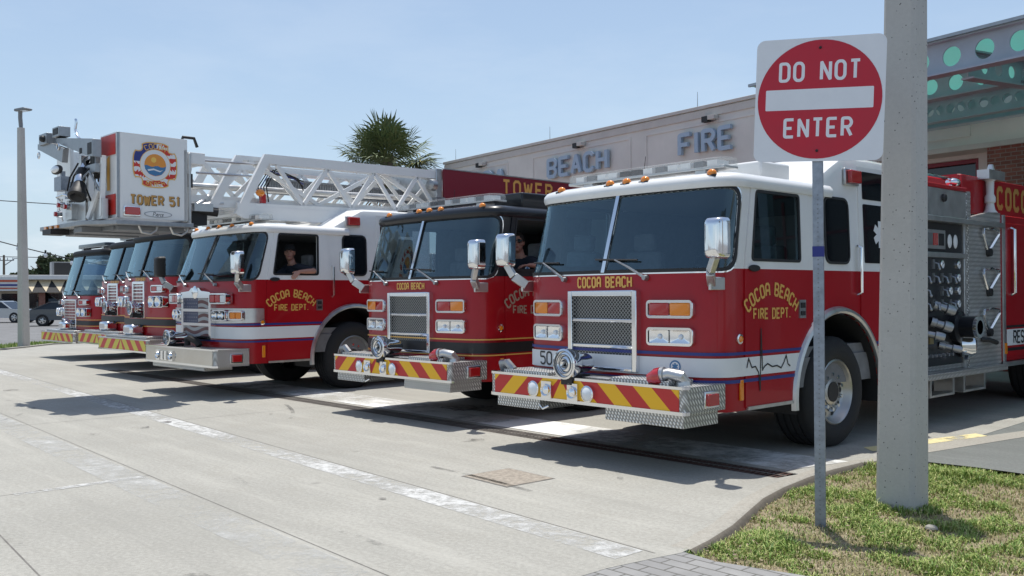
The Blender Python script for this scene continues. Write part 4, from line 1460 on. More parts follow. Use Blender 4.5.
# ------------------------------------------------------------------ truck bodies behind the cab
def plain_body(root, L, top=2.45, y0=4.12):
    b = MB('red_paint'); b.box(-1.2, 1.2, y0 + 1.45, L, .58, top); b.build('body', root, 35, .03)
    p = MB('diamond_plate'); p.box(-1.18, 1.18, y0, y0 + 1.44, .58, top - .05); p.build('pump_housing', root, 35, .02)
    for sd in (1, -1):
        q = MB('dark_trim'); X = sd * 1.18; q.box(min(X, X + sd * .02), max(X, X + sd * .02), y0 + .15, y0 + 1.25, .75, top - .4); q.build('pump_panel', root)
        y = y0 + 1.6
        while y < L - .5:
            w = min(1.25, L - .2 - y)
            if abs(y + w / 2 - (L - 2.2)) < .9:
                y = L - 1.45; continue
            d = MB('aluminium'); X = sd * 1.2
            d.box(min(X, X + sd * .02), max(X, X + sd * .02), y, y + w, .72, top - .15)
            d.mat('dull_metal')
            for k in range(12):
                z = .80 + k * (top - 1.05) / 12
                d.box(min(X + sd * .02, X + sd * .026), max(X + sd * .02, X + sd * .026), y + .04, y + w - .04, z, z + .012)
            dd = d.build('roller_shutter', root)
            y += w + .12
        for k in range(3):
            s = MB('white_vinyl'); X = sd * 1.2
        f = MB('dark_trim'); f.lathe([(.62, .0), (.62, .02), (.58, .024)], (sd * 1.2, L - 2.2, .54), (sd, 0, 0), 30); f.build('wheel_arch', root)

def engine_body(root, L):
    """the near engine: pump panel, tread-plate bulkhead, compartments and hose bed"""
    X = 1.20
    core = MB('diamond_plate'); core.box(-1.18, 1.12, 4.12, 6.60, .60, 2.36); core.build('pump_housing', root, 35, .01)
    b = MB('red_paint'); b.box(-1.2, 1.2, 6.60, L, .62, 2.50); bo = b.build('body', root, 35, .012)
    # upper and lower panel
    p = MB('dark_trim'); p.box(1.12, 1.135, 4.40, 5.55, 1.98, 2.33)
    po = p.build('gauge_panel', root)
    g = MB('aluminium'); g.box(1.135, 1.15, 4.55, 5.05, 2.02, 2.24); g.mat('red_lens'); g.box(1.15, 1.158, 4.72, 4.84, 2.06, 2.2); g.mat('dull_metal'); g.box(1.15, 1.158, 4.58, 4.70, 2.06, 2.2)
    g.mat('dark_trim'); g.box(1.15, 1.158, 4.88, 5.0, 2.06, 2.2)
    for y in (5.2, 5.36): g.mat('white_vinyl').ball((1.135, y, 2.12), .015, .055, .085, 12, 8)
    g.build('pump_governor', po, 35)
    p = MB('black_paint'); p.box(1.12, 1.135, 4.40, 5.55, .66, 1.92); pp = p.build('pump_panel', root)
    f = MB('aluminium')
    f.box(1.12, 1.16, 4.36, 4.40, .60, 2.36); f.box(1.12, 1.16, 5.55, 5.62, .60, 2.36); f.box(1.12, 1.17, 4.40, 5.55, 1.92, 1.98); f.box(1.12, 1.24, 4.36, 6.62, 2.33, 2.39)
    f.build('panel_frame', root, 35, .005)
    cg = random.Random(3)
    for r_ in range(4):
        for c in range(5):
            if cg.random() < .12: continue
            y = 4.52 + c * .225; z = 1.84 - r_ * .155
            k = MB('chrome'); 
            if cg.random() < .55:
                k.lathe([(.052, 0), (.052, .018), (.044, .022)], (1.135, y, z), (1, 0, 0), 18); k.mat('white_vinyl'); k.lathe([(.044, .019), (0, .019)], (1.135, y, z), (1, 0, 0), 18)
                k.mat('dark_trim'); k.bar((1.156, y, z), (1.156, y + .02, z + .025), .006, .003)
                k.build('pressure_gauge', pp, 35)
            else:
                k.mats = ['dull_metal']; k.box(1.135, 1.15, y - .025, y + .025, z - .055, z + .055); k.tube([(1.15, y, z + .02), (1.20, y, z), (1.21, y, z - .05)], .012, 6); k.ball((1.21, y, z - .055), .02)
                k.build('valve_lever', pp, 35)
    for (y, z, ax, r_) in ((4.86, 1.33, (.7, .6, -.3), .062), (4.78, 1.14, (.7, .6, -.3), .062), (5.0, .86, (.8, .4, -.2), .045), (4.55, 1.02, (.8, .4, -.2), .05)):
        d = MB('dull_metal'); a = V(ax).normalized(); o = V((1.13, y - .1, z + .04))
        d.lathe([(r_ * .9, 0), (r_ * .9, .06), (r_ * .7, .07), (r_ * .75, .14), (r_, .15), (r_, .22), (r_ * .8, .25), (0, .255)], o, a, 18)
        d.build('discharge_cap', pp, 40)
    d = MB('black_paint'); d.lathe([(.19, 0), (.19, .08), (.13, .10), (.13, .26), (.11, .27)], (1.13, 5.32, 1.10), (1, 0, 0), 24)
    d.mat('chrome'); d.lathe([(.11, .26), (.125, .26), (.125, .30), (.085, .30), (.085, .26)], (1.13, 5.32, 1.10), (1, 0, 0), 24); d.build('intake', pp, 40)
    d = MB('chrome'); d.lathe([(.13, 0), (.15, .02), (.15, .12), (.12, .17), (.05, .19), (0, .19)], (1.13, 5.46, .88), (.8, .4, .05), 24)
    for a in (0, 120, 240): d.bar((1.26, 5.43 + .14 * math.cos(R(a)), .88 + .14 * math.sin(R(a))), (1.26, 5.43 + .19 * math.cos(R(a)), .88 + .19 * math.sin(R(a))), .04, .03)
    d.build('suction_cap', pp, 40)
    for k in range(7):
        d = MB('dull_metal'); y = 4.55 + k * .11; d.cyl((1.135, y, .78), (1.165, y, .78), .025, .02, 10); d.build('drain_knob', pp)
    d = MB('brass'); d.box(1.135, 1.15, 4.62, 4.72, .92, 1.0); d.build('plate_badge', pp)
    # tread-plate bulkhead with three grab handles
    t = MB('diamond_plate'); t.prism([(5.62, .60), (6.60, .60), (6.60, 2.52), (6.25, 2.52), (5.62, 2.42)], 0, 1.12, 1.185); t.build('bulkhead', root, 35)
    for z in (2.12, 1.62, 1.12):
        h = MB('chrome'); y = 6.18
        h.tube([(1.2, y - .03, z - .08), (1.23, y - .24, z + .12), (1.23, y - .22, z + .17), (1.23, y, z + .19), (1.23, y + .22, z + .17), (1.23, y + .24, z + .12), (1.2, y + .03, z - .08)], .018, 8)
        h.mat('dark_trim'); h.cyl((1.185, y, z - .11), (1.235, y, z - .11), .055, .05, 12)
        h.build('strap_handle', root, 40)
    d = MB('dark_trim'); d.tube([(1.18, 5.95, .93), (1.25, 6.05, .92), (1.26, 6.25, .88)], .03, 8); d.build('drain_outlet', root)
    rb = MB('diamond_plate'); rb.box(1.0, 1.30, 4.15, 6.50, .53, .60); rb.build('running_board', root, 35, .005)
    for y in (4.45, 5.35):
        s = MB('aluminium'); s.box(1.0, 1.22, y, y + .05, .34, .53); s.box(1.0, 1.22, y + .6, y + .65, .34, .53); s.box(1.0, 1.22, y, y + .65, .32, .345); s.build('step_bracket', root)
    # upper works
    u = MB('aluminium'); u.box(.55, 1.16, 4.55, 5.62, 2.40, 2.73); u.mat('dark_trim'); u.lathe([(.05, 0), (.045, .03), (0, .04)], (1.16, 4.98, 2.62), (1, 0, 0), 14); u.build('upper_locker', root, 35, .01)
    u = MB('red_paint'); u.box(.5, 1.17, 4.4, 5.62, 2.73, 2.78); u.build('locker_lid', root, 35, .01)
    u = MB('diamond_plate'); u.box(1.1, 1.17, 5.62, 5.72, 2.40, 2.74); u.build('corner_post', root)
    u = MB('chrome'); u.tube([(1.0, 4.85, 2.78), (1.0, 4.85, 2.90), (1.0, 5.55, 2.90), (1.0, 5.55, 2.80)], .022, 8); u.ball((1.0, 5.62, 2.86), .09, .1, .06); u.build('rail', root, 40)
    hb = MB('red_paint'); hb.box(1.02, 1.06, 5.74, L - .1, 2.50, 2.97); hb.box(-1.06, -1.02, 5.74, L - .1, 2.5, 2.97); hb.box(-1.02, 1.02, 5.74, 5.78, 2.36, 2.97)
    hb.build('hose_bed_wall', root, 35, .008)
    plh = Plane((1.06, 0, 0), (0, 1, 0), (0, 0, 1))
    patch('lettering', plh, [(shift(text('COCOA', .25, 1.6, .95, 2.9), 7.48, 2.745), 'gold_brown')], root, off=.004)
    dg = MB('canvas_white'); dg.lathe([(.09, 0), (.06, .04), (.045, .12), (.065, .14), (.065, .2), (.045, .24), (.05, .4), (.07, .42)], (1.13, 6.42, 2.52), (0, 0, 1), 16)
    dg.mat('aluminium'); dg.box(1.05, 1.2, 6.22, 6.72, 2.94, 3.06); dg.cyl((1.13, 6.45, 3.06), (1.13, 6.45, 3.14), .05, .03, 10); dg.build('deck_outlet', root, 40)
    # compartment door
    d = MB('red_paint'); d.box(1.2, 1.216, 6.68, 8.1, .68, 2.40); do = d.build('compartment_door', root, 35, .004)
    h = MB('chrome'); h.tube([(1.216, 6.86, 2.34), (1.26, 6.86, 2.32), (1.26, 6.86, 1.50), (1.216, 6.86, 1.48)], .022, 8); h.build('handle', do, 40)
    tr = MB('aluminium'); tr.box(1.2, 1.222, 6.60, 6.66, .62, 2.5); tr.box(1.2, 1.25, 6.6, L, .56, .615); tr.build('edge_trim', root)
    pl = Plane((1.217, 0, 0), (0, 1, 0), (0, 0, 1))
    s = patch('stripe', pl, [([[(6.68, .82), (8.1, .82), (8.1, 1.03), (6.68, 1.03)]], 'white_vinyl'), ([[(6.68, .75), (8.1, .75), (8.1, .79), (6.68, .79)]], 'black_vinyl'), ([[(6.68, 1.05), (8.1, 1.05), (8.1, 1.08), (6.68, 1.08)]], 'black_vinyl')], root, off=.003)
    tx = text('RES', .15, 1., .9, 1.5)
    patch('lettering', pl, [(shift(tx, 7.08, .925), 'black_vinyl')], do, off=.007)
    l = MB('amber_lens'); l.box(1.222, 1.24, 6.61, 6.65, .72, .86); l.build('side_reflector', root)
    for sd in (1, -1):
        f = MB('aluminium'); f.lathe([(.66, 0), (.66, .025), (.60, .03)], (sd * 1.2, L - 2.2, .54), (sd, 0, 0), 36)
        f.mat('dark_trim'); f.lathe([(.60, .006), (.0, .006)], (sd * 1.2, L - 2.2, .54), (sd, 0, 0), 36); f.build('wheel_arch', root, 40)

def aerial(root):
    """telescoping ladder over the cab with a rescue basket at its tip, and the big red name board"""
    W = 'white_paint'
    ped = MB(W); ped.box(-.7, .7, 7.2, 9.4, 2.3, 2.8); ped.cyl((0, 8.3, 2.2), (0, 8.3, 2.5), .9, n=24); ped.build('turntable', root, 35, .03)
    def section(name, X, y0, y1, zb0, zb1, zt0, zt1, nb, top_h, bot_h, rake, w=.055, rungs=True):
        a = MB(W)
        zb = lambda y: zb0 + (zb1 - zb0) * (y - y0) / (y1 - y0)
        zt = lambda y: zt0 + (zt1 - zt0) * (y - y0) / (y1 - y0)
        for sx in (-X, X):
            a.bar((sx, y0, zb(y0) + bot_h / 2), (sx, y1, zb(y1) + bot_h / 2), w, bot_h)
            a.bar((sx, y0 + rake, zt(y0 + rake) - top_h / 2), (sx, y1, zt(y1) - top_h / 2), w, top_h)
            a.bar((sx, y0 + .02, zb(y0)), (sx, y0 + rake + .03, zt(y0 + rake) - .03), w * 1.3, .13)
            st = (y1 - y0 - rake - .25) / nb
            for i in range(nb):
                ya = y0 + rake + .2 + st * i; ym = ya + st * .5; yb = ya + st
                a.bar((sx, ya, zt(ya) - top_h), (sx, ym, zb(ym) + bot_h), w * .8, .065)
                a.bar((sx, ym, zb(ym) + bot_h), (sx, yb, zt(yb) - top_h), w * .8, .065)
        if rungs:
            y = y0 + .15
            while y < y1:
                a.bar((-X, y, zb(y) + .04), (X, y, zb(y) + .04), .04); y += .3
        o = a.build(name, root, 30)
        return o
    base = section('ladder_section', .65, .66, 9.0, 2.76, 2.92, 3.75, 3.86, 8, .15, .20, .50)
    sp = MB(W); sp.box(.655, .685, .75, 8.9, 2.72, 2.92); sp.build('side_plate', base, 30)
    section('ladder_section', .52, .30, 8.6, 2.88, 3.0, 3.71, 3.80, 3, .07, .12, .44)
    section('ladder_section', .40, -.12, 8.2, 2.96, 3.05, 3.66, 3.74, 7, .05, .10, .10, w=.035, rungs=False)
    # cable track, hoses, lamp
    ct = MB('steel_grey')
    for i in range(60):
        y = 1.7 + i * .05
        ct.box(-.30, -.26, y, y + .03, 3.25, 3.5)
    ct.box(-.25, -.22, 1.7, 4.7, 3.24, 3.27); ct.box(-.25, -.22, 1.7, 4.7, 3.48, 3.51)
    ct.build('cable_track', root)
    for k in range(4):
        h = MB('rubber' if k != 1 else 'blue_vinyl'); d = k * .05
        h.tube([(.5, 1.15 + d, 3.0), (.52, 1.1 + d, 3.25), (.5, 1.28 + d, 3.5 + d * .4), (.48, 1.7 + d, 3.44), (.4, 2.0, 3.42 - d)], .011, 6); h.build('hydraulic_hose', root, 50)
    l = MB('amber_lens'); l.ball((.66, 1.06, 3.14), .06, .075, .06); l.mat('red_lens'); l.box(.6, .66, 1.08, 1.16, 2.98, 3.12); l.build('beacon', root, 50)
    wp = MB('aluminium'); wp.cyl((.3, -.3, 3.2), (.3, 4.5, 3.3), .05, n=12); wp.cyl((.56, .05, 3.57), (.56, 1.1, 3.6), .018, n=8); wp.cyl((.56, .05, 3.38), (.56, 1.0, 3.40), .018, n=8); wp.build('waterway_pipe', root, 40)
    jn = MB('dark_trim'); jn.box(-.3, .5, -.35, .25, 2.60, 2.80); jn.cyl((.3, -.4, 2.9), (.55, .4, 2.8), .07, n=10)
    jn.mat('aluminium'); jn.cyl((.45, -.35, 2.78), (.5, .5, 2.95), .055, n=10); jn.cyl((.55, -.2, 2.7), (.35, .35, 3.05), .04, n=10); jn.box(.2, .6, .0, .3, 2.8, 2.92); jn.build('basket_joint', root, 40)
    # end plate and name board
    e = MB('aluminium'); e.box(-.68, .70, 4.62, 4.76, 2.95, 3.84); e.build('ladder_end_plate', root, 35, .01)
    e = MB('dull_metal'); e.lathe([(.0, .14), (.09, .12), (.11, .05), (.11, 0), (.05, -.06)], (.70, 4.55, 3.52), (.3, -1, 0), 16); e.box(.66, .8, 4.55, 4.75, 3.2, 3.3); e.build('spotlight', root, 40)
    bd = MB('board_red'); bd.box(.69, .74, 4.77, 9.0, 3.22, 3.83); bd.build('name_board', root, 35, .006)
    fr = MB('aluminium'); fr.box(.685, .75, 4.77, 9.0, 3.83, 3.85); fr.build('board_trim', root)
    pl = Plane((.742, 0, 0), (0, 1, 0), (0, 0, 1))
    tx = text('TOWER', .25, 1.25, 1., 3.0)
    patch('lettering', pl, [(shift(tx, 6.97, 3.62), 'gold_leaf')], root, off=.004)
    # ---------- basket
    bk = bpy.data.objects.new('rescue_basket', None); COL.objects.link(bk); bk.parent = root
    X = 1.15
    bx = MB(W)
    y0, y1, z0, z1 = -1.37, -.37, 2.60, 3.76
    for sx in (1, -1):
        a, b = sorted((sx * X, sx * (X - .05)))
        bx.box(a, b, y0, y1, z0, z1)
        a, b = sorted((sx * X, sx * .58)); bx.box(a, b, y0, y0 + .05, z0, z1)
    bx.box(-X, X, y1 - .05, y1, z0, z1 - .15)
    bx.mat('dull_metal'); bx.box(X, X + .006, y0 - .002, y0 + .035, z0, z1)
    bx.build('basket_panel', bk, 35, .012)
    pf = Plane((0, y0 - .004, 0), (1, 0, 0), (0, 0, 1))
    patch('red_reflector', pf, [([[(.62, z1 - .30), (1.12, z1 - .30), (1.12, z1 - .02), (.62, z1 - .02)]], 'red_lens_flat'), ([[(.62, z0 + .04), (1.12, z0 + .04), (1.12, z0 + .32), (.62, z0 + .32)]], 'red_lens_flat'),
                              ([[(.82, 2.98), (.92, 2.98), (.92, 3.46), (.82, 3.42)]], 'gold_leaf')], bk, off=.002)
    ps = Plane((X + .002, 0, 0), (0, 1, 0), (0, 0, 1))
    crest(bk, ps, -.84, 3.35, .335, .004)
    patch('lettering', ps, [(shift(text('TOWER 51', .115, 1.4, .78, 1.8), -.833, 2.850), 'black_vinyl'), (shift(text('TOWER 51', .115, 1.4, .78, 1.8), -.842, 2.857), 'gold_brown')], bk, off=.004)
    ov = circ(-.80, 2.665, .20, 28, .045)
    patch('maker_oval', ps, [([ov], 'dull_metal'), ([circ(-.80, 2.665, .185, 28, .036)], 'white_vinyl'), (shift(script_text('Pierce', .055), -.80, 2.665), 'black_vinyl')], bk, off=.004)
    l = MB('chrome'); l.box(X, X + .03, -1.29, -1.05, 2.62, 2.76); l.mat('red_lens'); l.box(X + .03, X + .06, -1.27, -1.07, 2.64, 2.745); l.build('red_lamp', bk, 35, .012)
    fl = MB('dull_metal'); fl.prism([(-1.2, -1.40), (-.95, -1.68), (.75, -1.68), (1.2, -1.40), (1.2, -.30), (-1.2, -.30)], 2, 2.50, 2.56)
    fl.mat('steel_grey'); fl.box(-1.0, 1.0, -1.3, -.35, 2.44, 2.50); fl.bar((-.9, -1.3, 2.47), (.9, -1.3, 2.47), .06); fl.box(.2, .5, -1.6, -.5, 2.42, 2.50); fl.box(-.5, -.2, -1.45, -.5, 2.42, 2.50)
    fl.mat('dark_trim'); fl.box(-.6, -.25, -1.76, -1.5, 2.42, 2.5); fl.build('basket_floor', bk, 35, .006)
    for k in range(3):
        q = MB('amber_lens'); q.box(-.70 + k * .22, -.60 + k * .22, -1.705, -1.68, 2.51, 2.55); q.build('edge_lamp', bk)
    for y in (-1.05, -.6):
        q = MB('aluminium'); q.tube([(1.1, y, 2.5), (1.1, y + .04, 2.41), (1.1, y + .16, 2.39), (1.1, y + .24, 2.44), (1.1, y + .26, 2.5)], .018, 8); q.build('tie_loop', bk, 50)
    # monitor nozzle and front equipment
    mn = MB('dark_trim'); o = V((.50, -1.58, 3.26)); d = V((.48, -.35, -.80)).normalized()
    mn.lathe([(.075, -.02), (.085, .06), (.07, .1), (.07, .24), (.09, .26), (.098, .36), (.12, .40), (.12, .47), (.085, .48), (.03, .43), (0, .43)], o, d, 22)
    mn.mat('chrome'); mn.lathe([(.073, .11), (.078, .13), (.078, .21), (.073, .23)], o, d, 22)
    mn.tube([o, o + V((-.03, .05, .10)), o + V((.04, .12, .15)), o + V((.12, .16, .05)), o + V((.12, .18, -.5))], .06, 12)
    mn.mat('dark_trim'); mn.lathe([(.10, -.06), (.10, .06)], o + V((.04, .1, .13)), (1, 0, 0), 18); mn.cyl(o + V((-.10, .03, .02)), o + V((-.02, .03, .08)), .045, .05, 12); mn.cyl(o + V((.17, .12, .0)), o + V((.27, .1, -.08)), .05, .045, 12)
    mn.mat('galvanised'); mn.box(.34, .44, -1.62, -1.5, 3.02, 3.14); mn.tube([o + V((-.1, 0, -.1)), o + V((-.2, -.02, -.2)), o + V((-.12, .02, -.38))], .018, 6); mn.tube([o + V((.1, -.04, -.1)), o + V((.28, -.02, -.02)), o + V((.36, .1, -.3))], .016, 6)
    mn.build('water_monitor', bk, 40)
    eq = MB('aluminium')
    eq.box(-.30, .42, -1.52, -1.44, 2.58, 2.92); eq.box(.46, .98, -1.50, -1.42, 2.58, 2.86); eq.box(-.12, .12, -1.60, -1.50, 2.62, 2.84); eq.box(.30, .38, -1.56, -1.46, 2.9, 3.5)
    eq.mat('galvanised'); eq.box(-.02, .22, -1.58, -1.46, 2.96, 3.16); eq.box(.60, .80, -1.52, -1.44, 3.3, 3.52); eq.box(-.26, -.1, -1.56, -1.48, 2.94, 3.06)
    eq.mat('white_paint'); eq.bar((.62, -1.55, 2.60), (.84, -1.5, 2.98), .05, .07); eq.bar((.92, -1.48, 2.62), (.92, -1.46, 3.45), .06, .05)
    eq.mat('dark_trim'); eq.box(.02, .12, -1.585, -1.58, 2.70, 2.80); eq.box(-.2, .3, -1.525, -1.52, 2.88, 2.91); eq.box(.64, .76, -1.53, -1.52, 3.34, 3.48)
    eq.mat('chrome'); eq.tube([(-.40, -1.56, 2.92), (-.30, -1.66, 2.96), (.05, -1.68, 2.97), (.30, -1.62, 2.90)], .016, 6); eq.tube([(-.34, -1.56, 2.62), (-.38, -1.60, 2.80), (-.30, -1.58, 2.94)], .012, 6)
    eq.build('front_equipment', bk, 35, .006)
    for k in range(5):
        h = MB('rubber'); x = .02 + k * .14
        h.tube([(x, -1.5, 2.85), (x - .06, -1.60, 3.05 + .03 * k), (x + .05, -1.60, 3.22), (x + .14, -1.52, 3.42 - .02 * k)], .013, 6); h.build('control_hose', bk, 50)
    for (x, z) in ((-.22, 2.84), (.05, 2.80), (-.34, 2.72)):
        q = MB('red_lens'); q.lathe([(.035, 0), (.035, .04), (0, .045)], (x, -1.64, z), (0, -1, 0), 12); q.mat('chrome'); q.lathe([(.048, -.06), (.048, .01), (.035, .012)], (x, -1.64, z), (0, -1, 0), 12); q.build('valve_knob', bk, 40)
    q = MB('dark_trim'); q.ball((-.40, -1.62, 3.37), .20, .05, .07); q.mat('clear_lens'); q.ball((-.38, -1.655, 3.37), .16, .03, .05); q.mat('galvanised'); q.box(-.46, -.18, -1.64, -1.52, 3.06, 3.26); q.box(-.32, -.26, -1.60, -1.55, 3.2, 3.34); q.build('floodlight', bk, 40)
    ar = MB('dull_metal')
    ar.prism([(-.44, 3.84), (.96, 3.66), (.96, 3.42), (.80, 3.44), (.20, 3.60), (-.40, 3.76)], 1, -1.62, -1.50)
    ar.prism([(-1.10, 3.82), (-.54, 3.77), (-.03, 3.64), (-.08, 3.44), (-.92, 3.69), (-1.10, 3.74)], 1, -1.66, -1.58)
    ar.box(-.92, -.60, -1.70, -1.54, 3.77, 3.93); ar.box(-.47, -.20, -1.66, -1.50, 3.84, 3.98)
    ar.box(.30, .9, -1.56, -1.48, 3.22, 3.34)
    ar.mat('dark_trim'); ar.box(.78, .92, -1.625, -1.62, 3.46, 3.62); ar.box(-.44, -.24, -1.665, -1.66, 3.87, 3.96); ar.ball((-.72, -1.71, 3.85), .05); ar.box(.5, .56, -1.63, -1.62, 3.5, 3.58)
    ar.build('equipment_arm', bk, 35, .008)
    hk = MB('chrome'); hk.tube([(.30, -1.55, 3.74), (.20, -1.55, 3.80), (.13, -1.55, 3.90), (.17, -1.55, 4.0), (.15, -1.55, 4.04)], .02, 8); hk.build('hook', bk, 50)
    for x, z in ((-1.02, 3.70), (-.20, 3.74)):
        r_ = MB('chrome'); r_.tube([(x + .045 * math.cos(a * .7), -1.67, z - .06 + .045 * math.sin(a * .7)) for a in range(9)], .011, 6, True); r_.build('lifting_eye', bk, 50)
    rt = MB(W); rt.box(.2, .95, -.37, .0, 3.45, 3.62); rt.box(.78, .88, -.37, -.22, 2.6, 3.5); rt.mat('aluminium'); rt.cyl((.95, -.25, 2.55), (.95, -.25, 3.6), .03, n=10); rt.mat('dark_trim'); rt.tube([(.8, -.3, 3.76), (.8, -.27, 3.85), (.8, -.1, 3.85), (.8, -.05, 3.72)], .025, 8)
    rt.box(.85, .97, -.32, -.2, 3.1, 3.3); rt.build('basket_mount', bk, 35, .006)

SCR = {'P': [[(0, -.4), (.5, 6), (3, 5.6), (3.4, 4.2), (2, 3), (.4, 3)]], 'i': [[(.5, 0), (.9, 3.4)], [(1.1, 4.4), (1.15, 4.7)]], 'e': [[(.2, 1.8), (2, 2.2), (2.2, 3.2), (1.2, 3.6), (.2, 2.4), (.4, .6), (1.4, 0), (2.4, .6)]],
       'r': [[(.3, 0), (.8, 3.4)], [(.6, 2.4), (1.6, 3.5), (2.2, 3.3)]], 'c': [[(2.2, 3), (1.4, 3.6), (.4, 2.6), (.3, .9), (1.1, 0), (2.2, .5)]]}
def script_text(t, h):
    k = h / 6; x = 0; out = []
    for ch in t:
        w = {'P': 3.6, 'i': 1.3, 'e': 2.6, 'r': 2.2, 'c': 2.4}[ch]
        for l in SCR[ch]:
            for p in strokes([(a + x, b) for a, b in l], .75):
                out.append([(a * k + b * k * .15, (b - 3) * k) for a, b in p])
        x += w + .3
    tot = x * k
    return shift(out, -tot / 2, 0)

# ------------------------------------------------------------------ people
def capsule(mb, a, b, ra, rb, n=10):
    a, b = V(a), V(b); d = (b - a)
    L = d.length; d.normalize()
    prof = []
    for i in range(6):
        t = R(90 * i / 5); prof.append((ra * math.sin(t), -ra * math.cos(t)))
    for i in range(6):
        t = R(90 * i / 5); prof.append((rb * math.cos(t), L + rb * math.sin(t)))
    mb.lathe(prof, a, d, n)

def fuse(mb, name, vox, sm=6):
    o = mb.build('tmp_fuse')
    r = o.modifiers.new('r', 'REMESH'); r.mode = 'VOXEL'; r.voxel_size = vox; r.use_smooth_shade = True
    s = o.modifiers.new('s', 'SMOOTH'); s.iterations = sm; s.factor = .5
    dg = bpy.context.evaluated_depsgraph_get()
    me = bpy.data.meshes.new_from_object(o.evaluated_get(dg))
    me.name = name
    bpy.data.objects.remove(o)
    me.materials.clear()
    return me

def person(M4, label, head, turn, arms, cap, shades, emblem):
    """seated firefighter: M4 places the truck's frame; head = centre of the head; arms = [(shoulder, elbow, wrist, finger direction, palm normal)]"""
    hx, hy, hz = head
    b = MB('skin')
    rt = Matrix.Rotation(turn, 3, 'Z')
    H = V(head)
    loc = lambda x, y, z: H + rt @ V((x, y, z))
    # head: cranium, jaw, nose, ears, lips, brow (face looks to -Y before the turn)
    b.ball(loc(0, .012, .02), .080, .098, .110, 18, 12, rt); b.ball(loc(0, -.022, -.055), .060, .068, .076, 16, 10, rt)
    b.ball(loc(0, -.072, -.095), .024, .022, .02, 10, 8, rt)
    b.bar(loc(0, -.082, .02), loc(0, -.108, -.024), .022, .024); b.ball(loc(0, -.108, -.026), .017, .016, .014, 10, 6, rt)
    for sx in (-1, 1):
        b.ball(loc(sx * .076, .015, -.005), .012, .022, .034, 10, 8, rt)
        b.ball(loc(sx * .028, -.083, .034), .024, .014, .009, 10, 6, rt)
        b.ball(loc(sx * .04, -.06, -.025), .024, .024, .022, 10, 6, rt)
    b.ball(loc(0, -.088, -.058), .024, .011, .007, 10, 6, rt); b.ball(loc(0, -.086, -.070), .02, .011, .007, 10, 6, rt)
    nk = V((hx, hy + .05, hz - .19))
    capsule(b, loc(0, .02, -.06), nk, .055, .062)
    ch = V((hx, hy + .08, hz - .33)); pv = V((hx, hy + .12, hz - .76))
    for k in range(7):
        t = k / 6; c = ch.lerp(pv, t)
        b.ball(c, .165 - .02 * t, .115, .10, 16, 10)
    sh = [V((hx + s * .17, hy + .07, hz - .245)) for s in (-1, 1)]
    capsule(b, sh[0], sh[1], .062, .062)
    for s in (-1, 1):
        capsule(b, nk + V((s * .03, 0, -.01)), sh[(s + 1) // 2], .05, .06)
        hip = pv + V((s * .10, 0, -.04)); kn = hip + V((s * .06, -.44, .03)); an = kn + V((0, -.06, -.42))
        capsule(b, hip, kn, .088, .062); capsule(b, kn, an, .06, .042); capsule(b, an + V((0, .03, -.04)), an + V((0, -.17, -.05)), .042, .035)
    fing = []
    for (s, e, w, fd, pn) in arms:
        s, e, w = V(s), V(e), V(w); fd = V(fd).normalized(); pn = V(pn).normalized(); sd = fd.cross(pn).normalized()
        capsule(b, s, e, .056, .042); capsule(b, e, e.lerp(w, .45), .043, .04); capsule(b, e.lerp(w, .4), w, .041, .027)
        pc = w + fd * .055
        for q in (-.026, -.009, .009, .026):
            capsule(b, w + sd * q * .6 + fd * .01, w + fd * .09 + sd * q, .016, .0135, 8)
        for q, L in ((-.03, .070), (-.01, .082), (.011, .076), (.031, .060)):
            p0 = w + fd * .088 + sd * q; d1 = (fd + pn * .25).normalized(); d2 = (fd + pn * .9).normalized(); d3 = (fd * .6 + pn).normalized()
            p1 = p0 + d1 * L * .45; p2 = p1 + d2 * L * .33; p3 = p2 + d3 * L * .25
            for a_, b_, r0, r1 in ((p0, p1, .0105, .0095), (p1, p2, .0095, .0088), (p2, p3, .0088, .0075)):
                capsule(b, a_, b_, r0, r1, 8)
        t0 = w + fd * .025 - sd * .028; t1 = t0 + (fd * .6 - sd * .7 + pn * .3).normalized() * .042; t2 = t1 + (fd * .9 - sd * .25 + pn * .3).normalized() * .034
        capsule(b, t0, t1, .014, .0115, 8); capsule(b, t1, t2, .0115, .009, 8)
    me = fuse(b, 'person', .0062, 4)
    o = finish('person', me, ['skin', 'dark_trim', 'lip'], None, 0)
    me.polygons.foreach_set('use_smooth', [True] * len(me.polygons))
    # lips and eyes as colour regions of the one body
    inv = rt.inverted()
    mi = []
    for p in me.polygons:
        q = inv @ (p.center - H); k = 0
        if q.y < -.07:
            if abs(q.x) < .024 and -.073 < q.z < -.055: k = 2
            for sx in (-1, 1):
                if abs(q.x - sx * .03) < .013 and abs(q.z - .012) < .006: k = 1
                if abs(q.x - sx * .03) < .022 and abs(q.z - .034) < .005: k = 1
        mi.append(k)
    me.polygons.foreach_set('material_index', mi)
    tag(o, label, 'person')
    o.matrix_world = M4
    # shirt: the same trunk and upper arms, a little larger
    c = MB('shirt_navy')
    for k in range(7):
        t = k / 6; cc = ch.lerp(pv, t); c.ball(cc, .178 - .02 * t, .128, .112, 16, 10)
    capsule(c, sh[0], sh[1], .078, .078); c.ball(nk + V((0, 0, -.055)), .085, .082, .06)
    for s in (-1, 1): capsule(c, nk + V((s * .05, .01, -.03)), sh[(s + 1) // 2], .056, .072)
    for (s, e, w, fd, pn) in arms: capsule(c, V(s), V(s).lerp(V(e), .72), .073, .066)
    m2 = fuse(c, 'shirt', .012, 4); so = finish('shirt', m2, ['shirt_navy'], o, 0); m2.polygons.foreach_set('use_smooth', [True] * len(m2.polygons))
    tr = MB('shirt_navy')
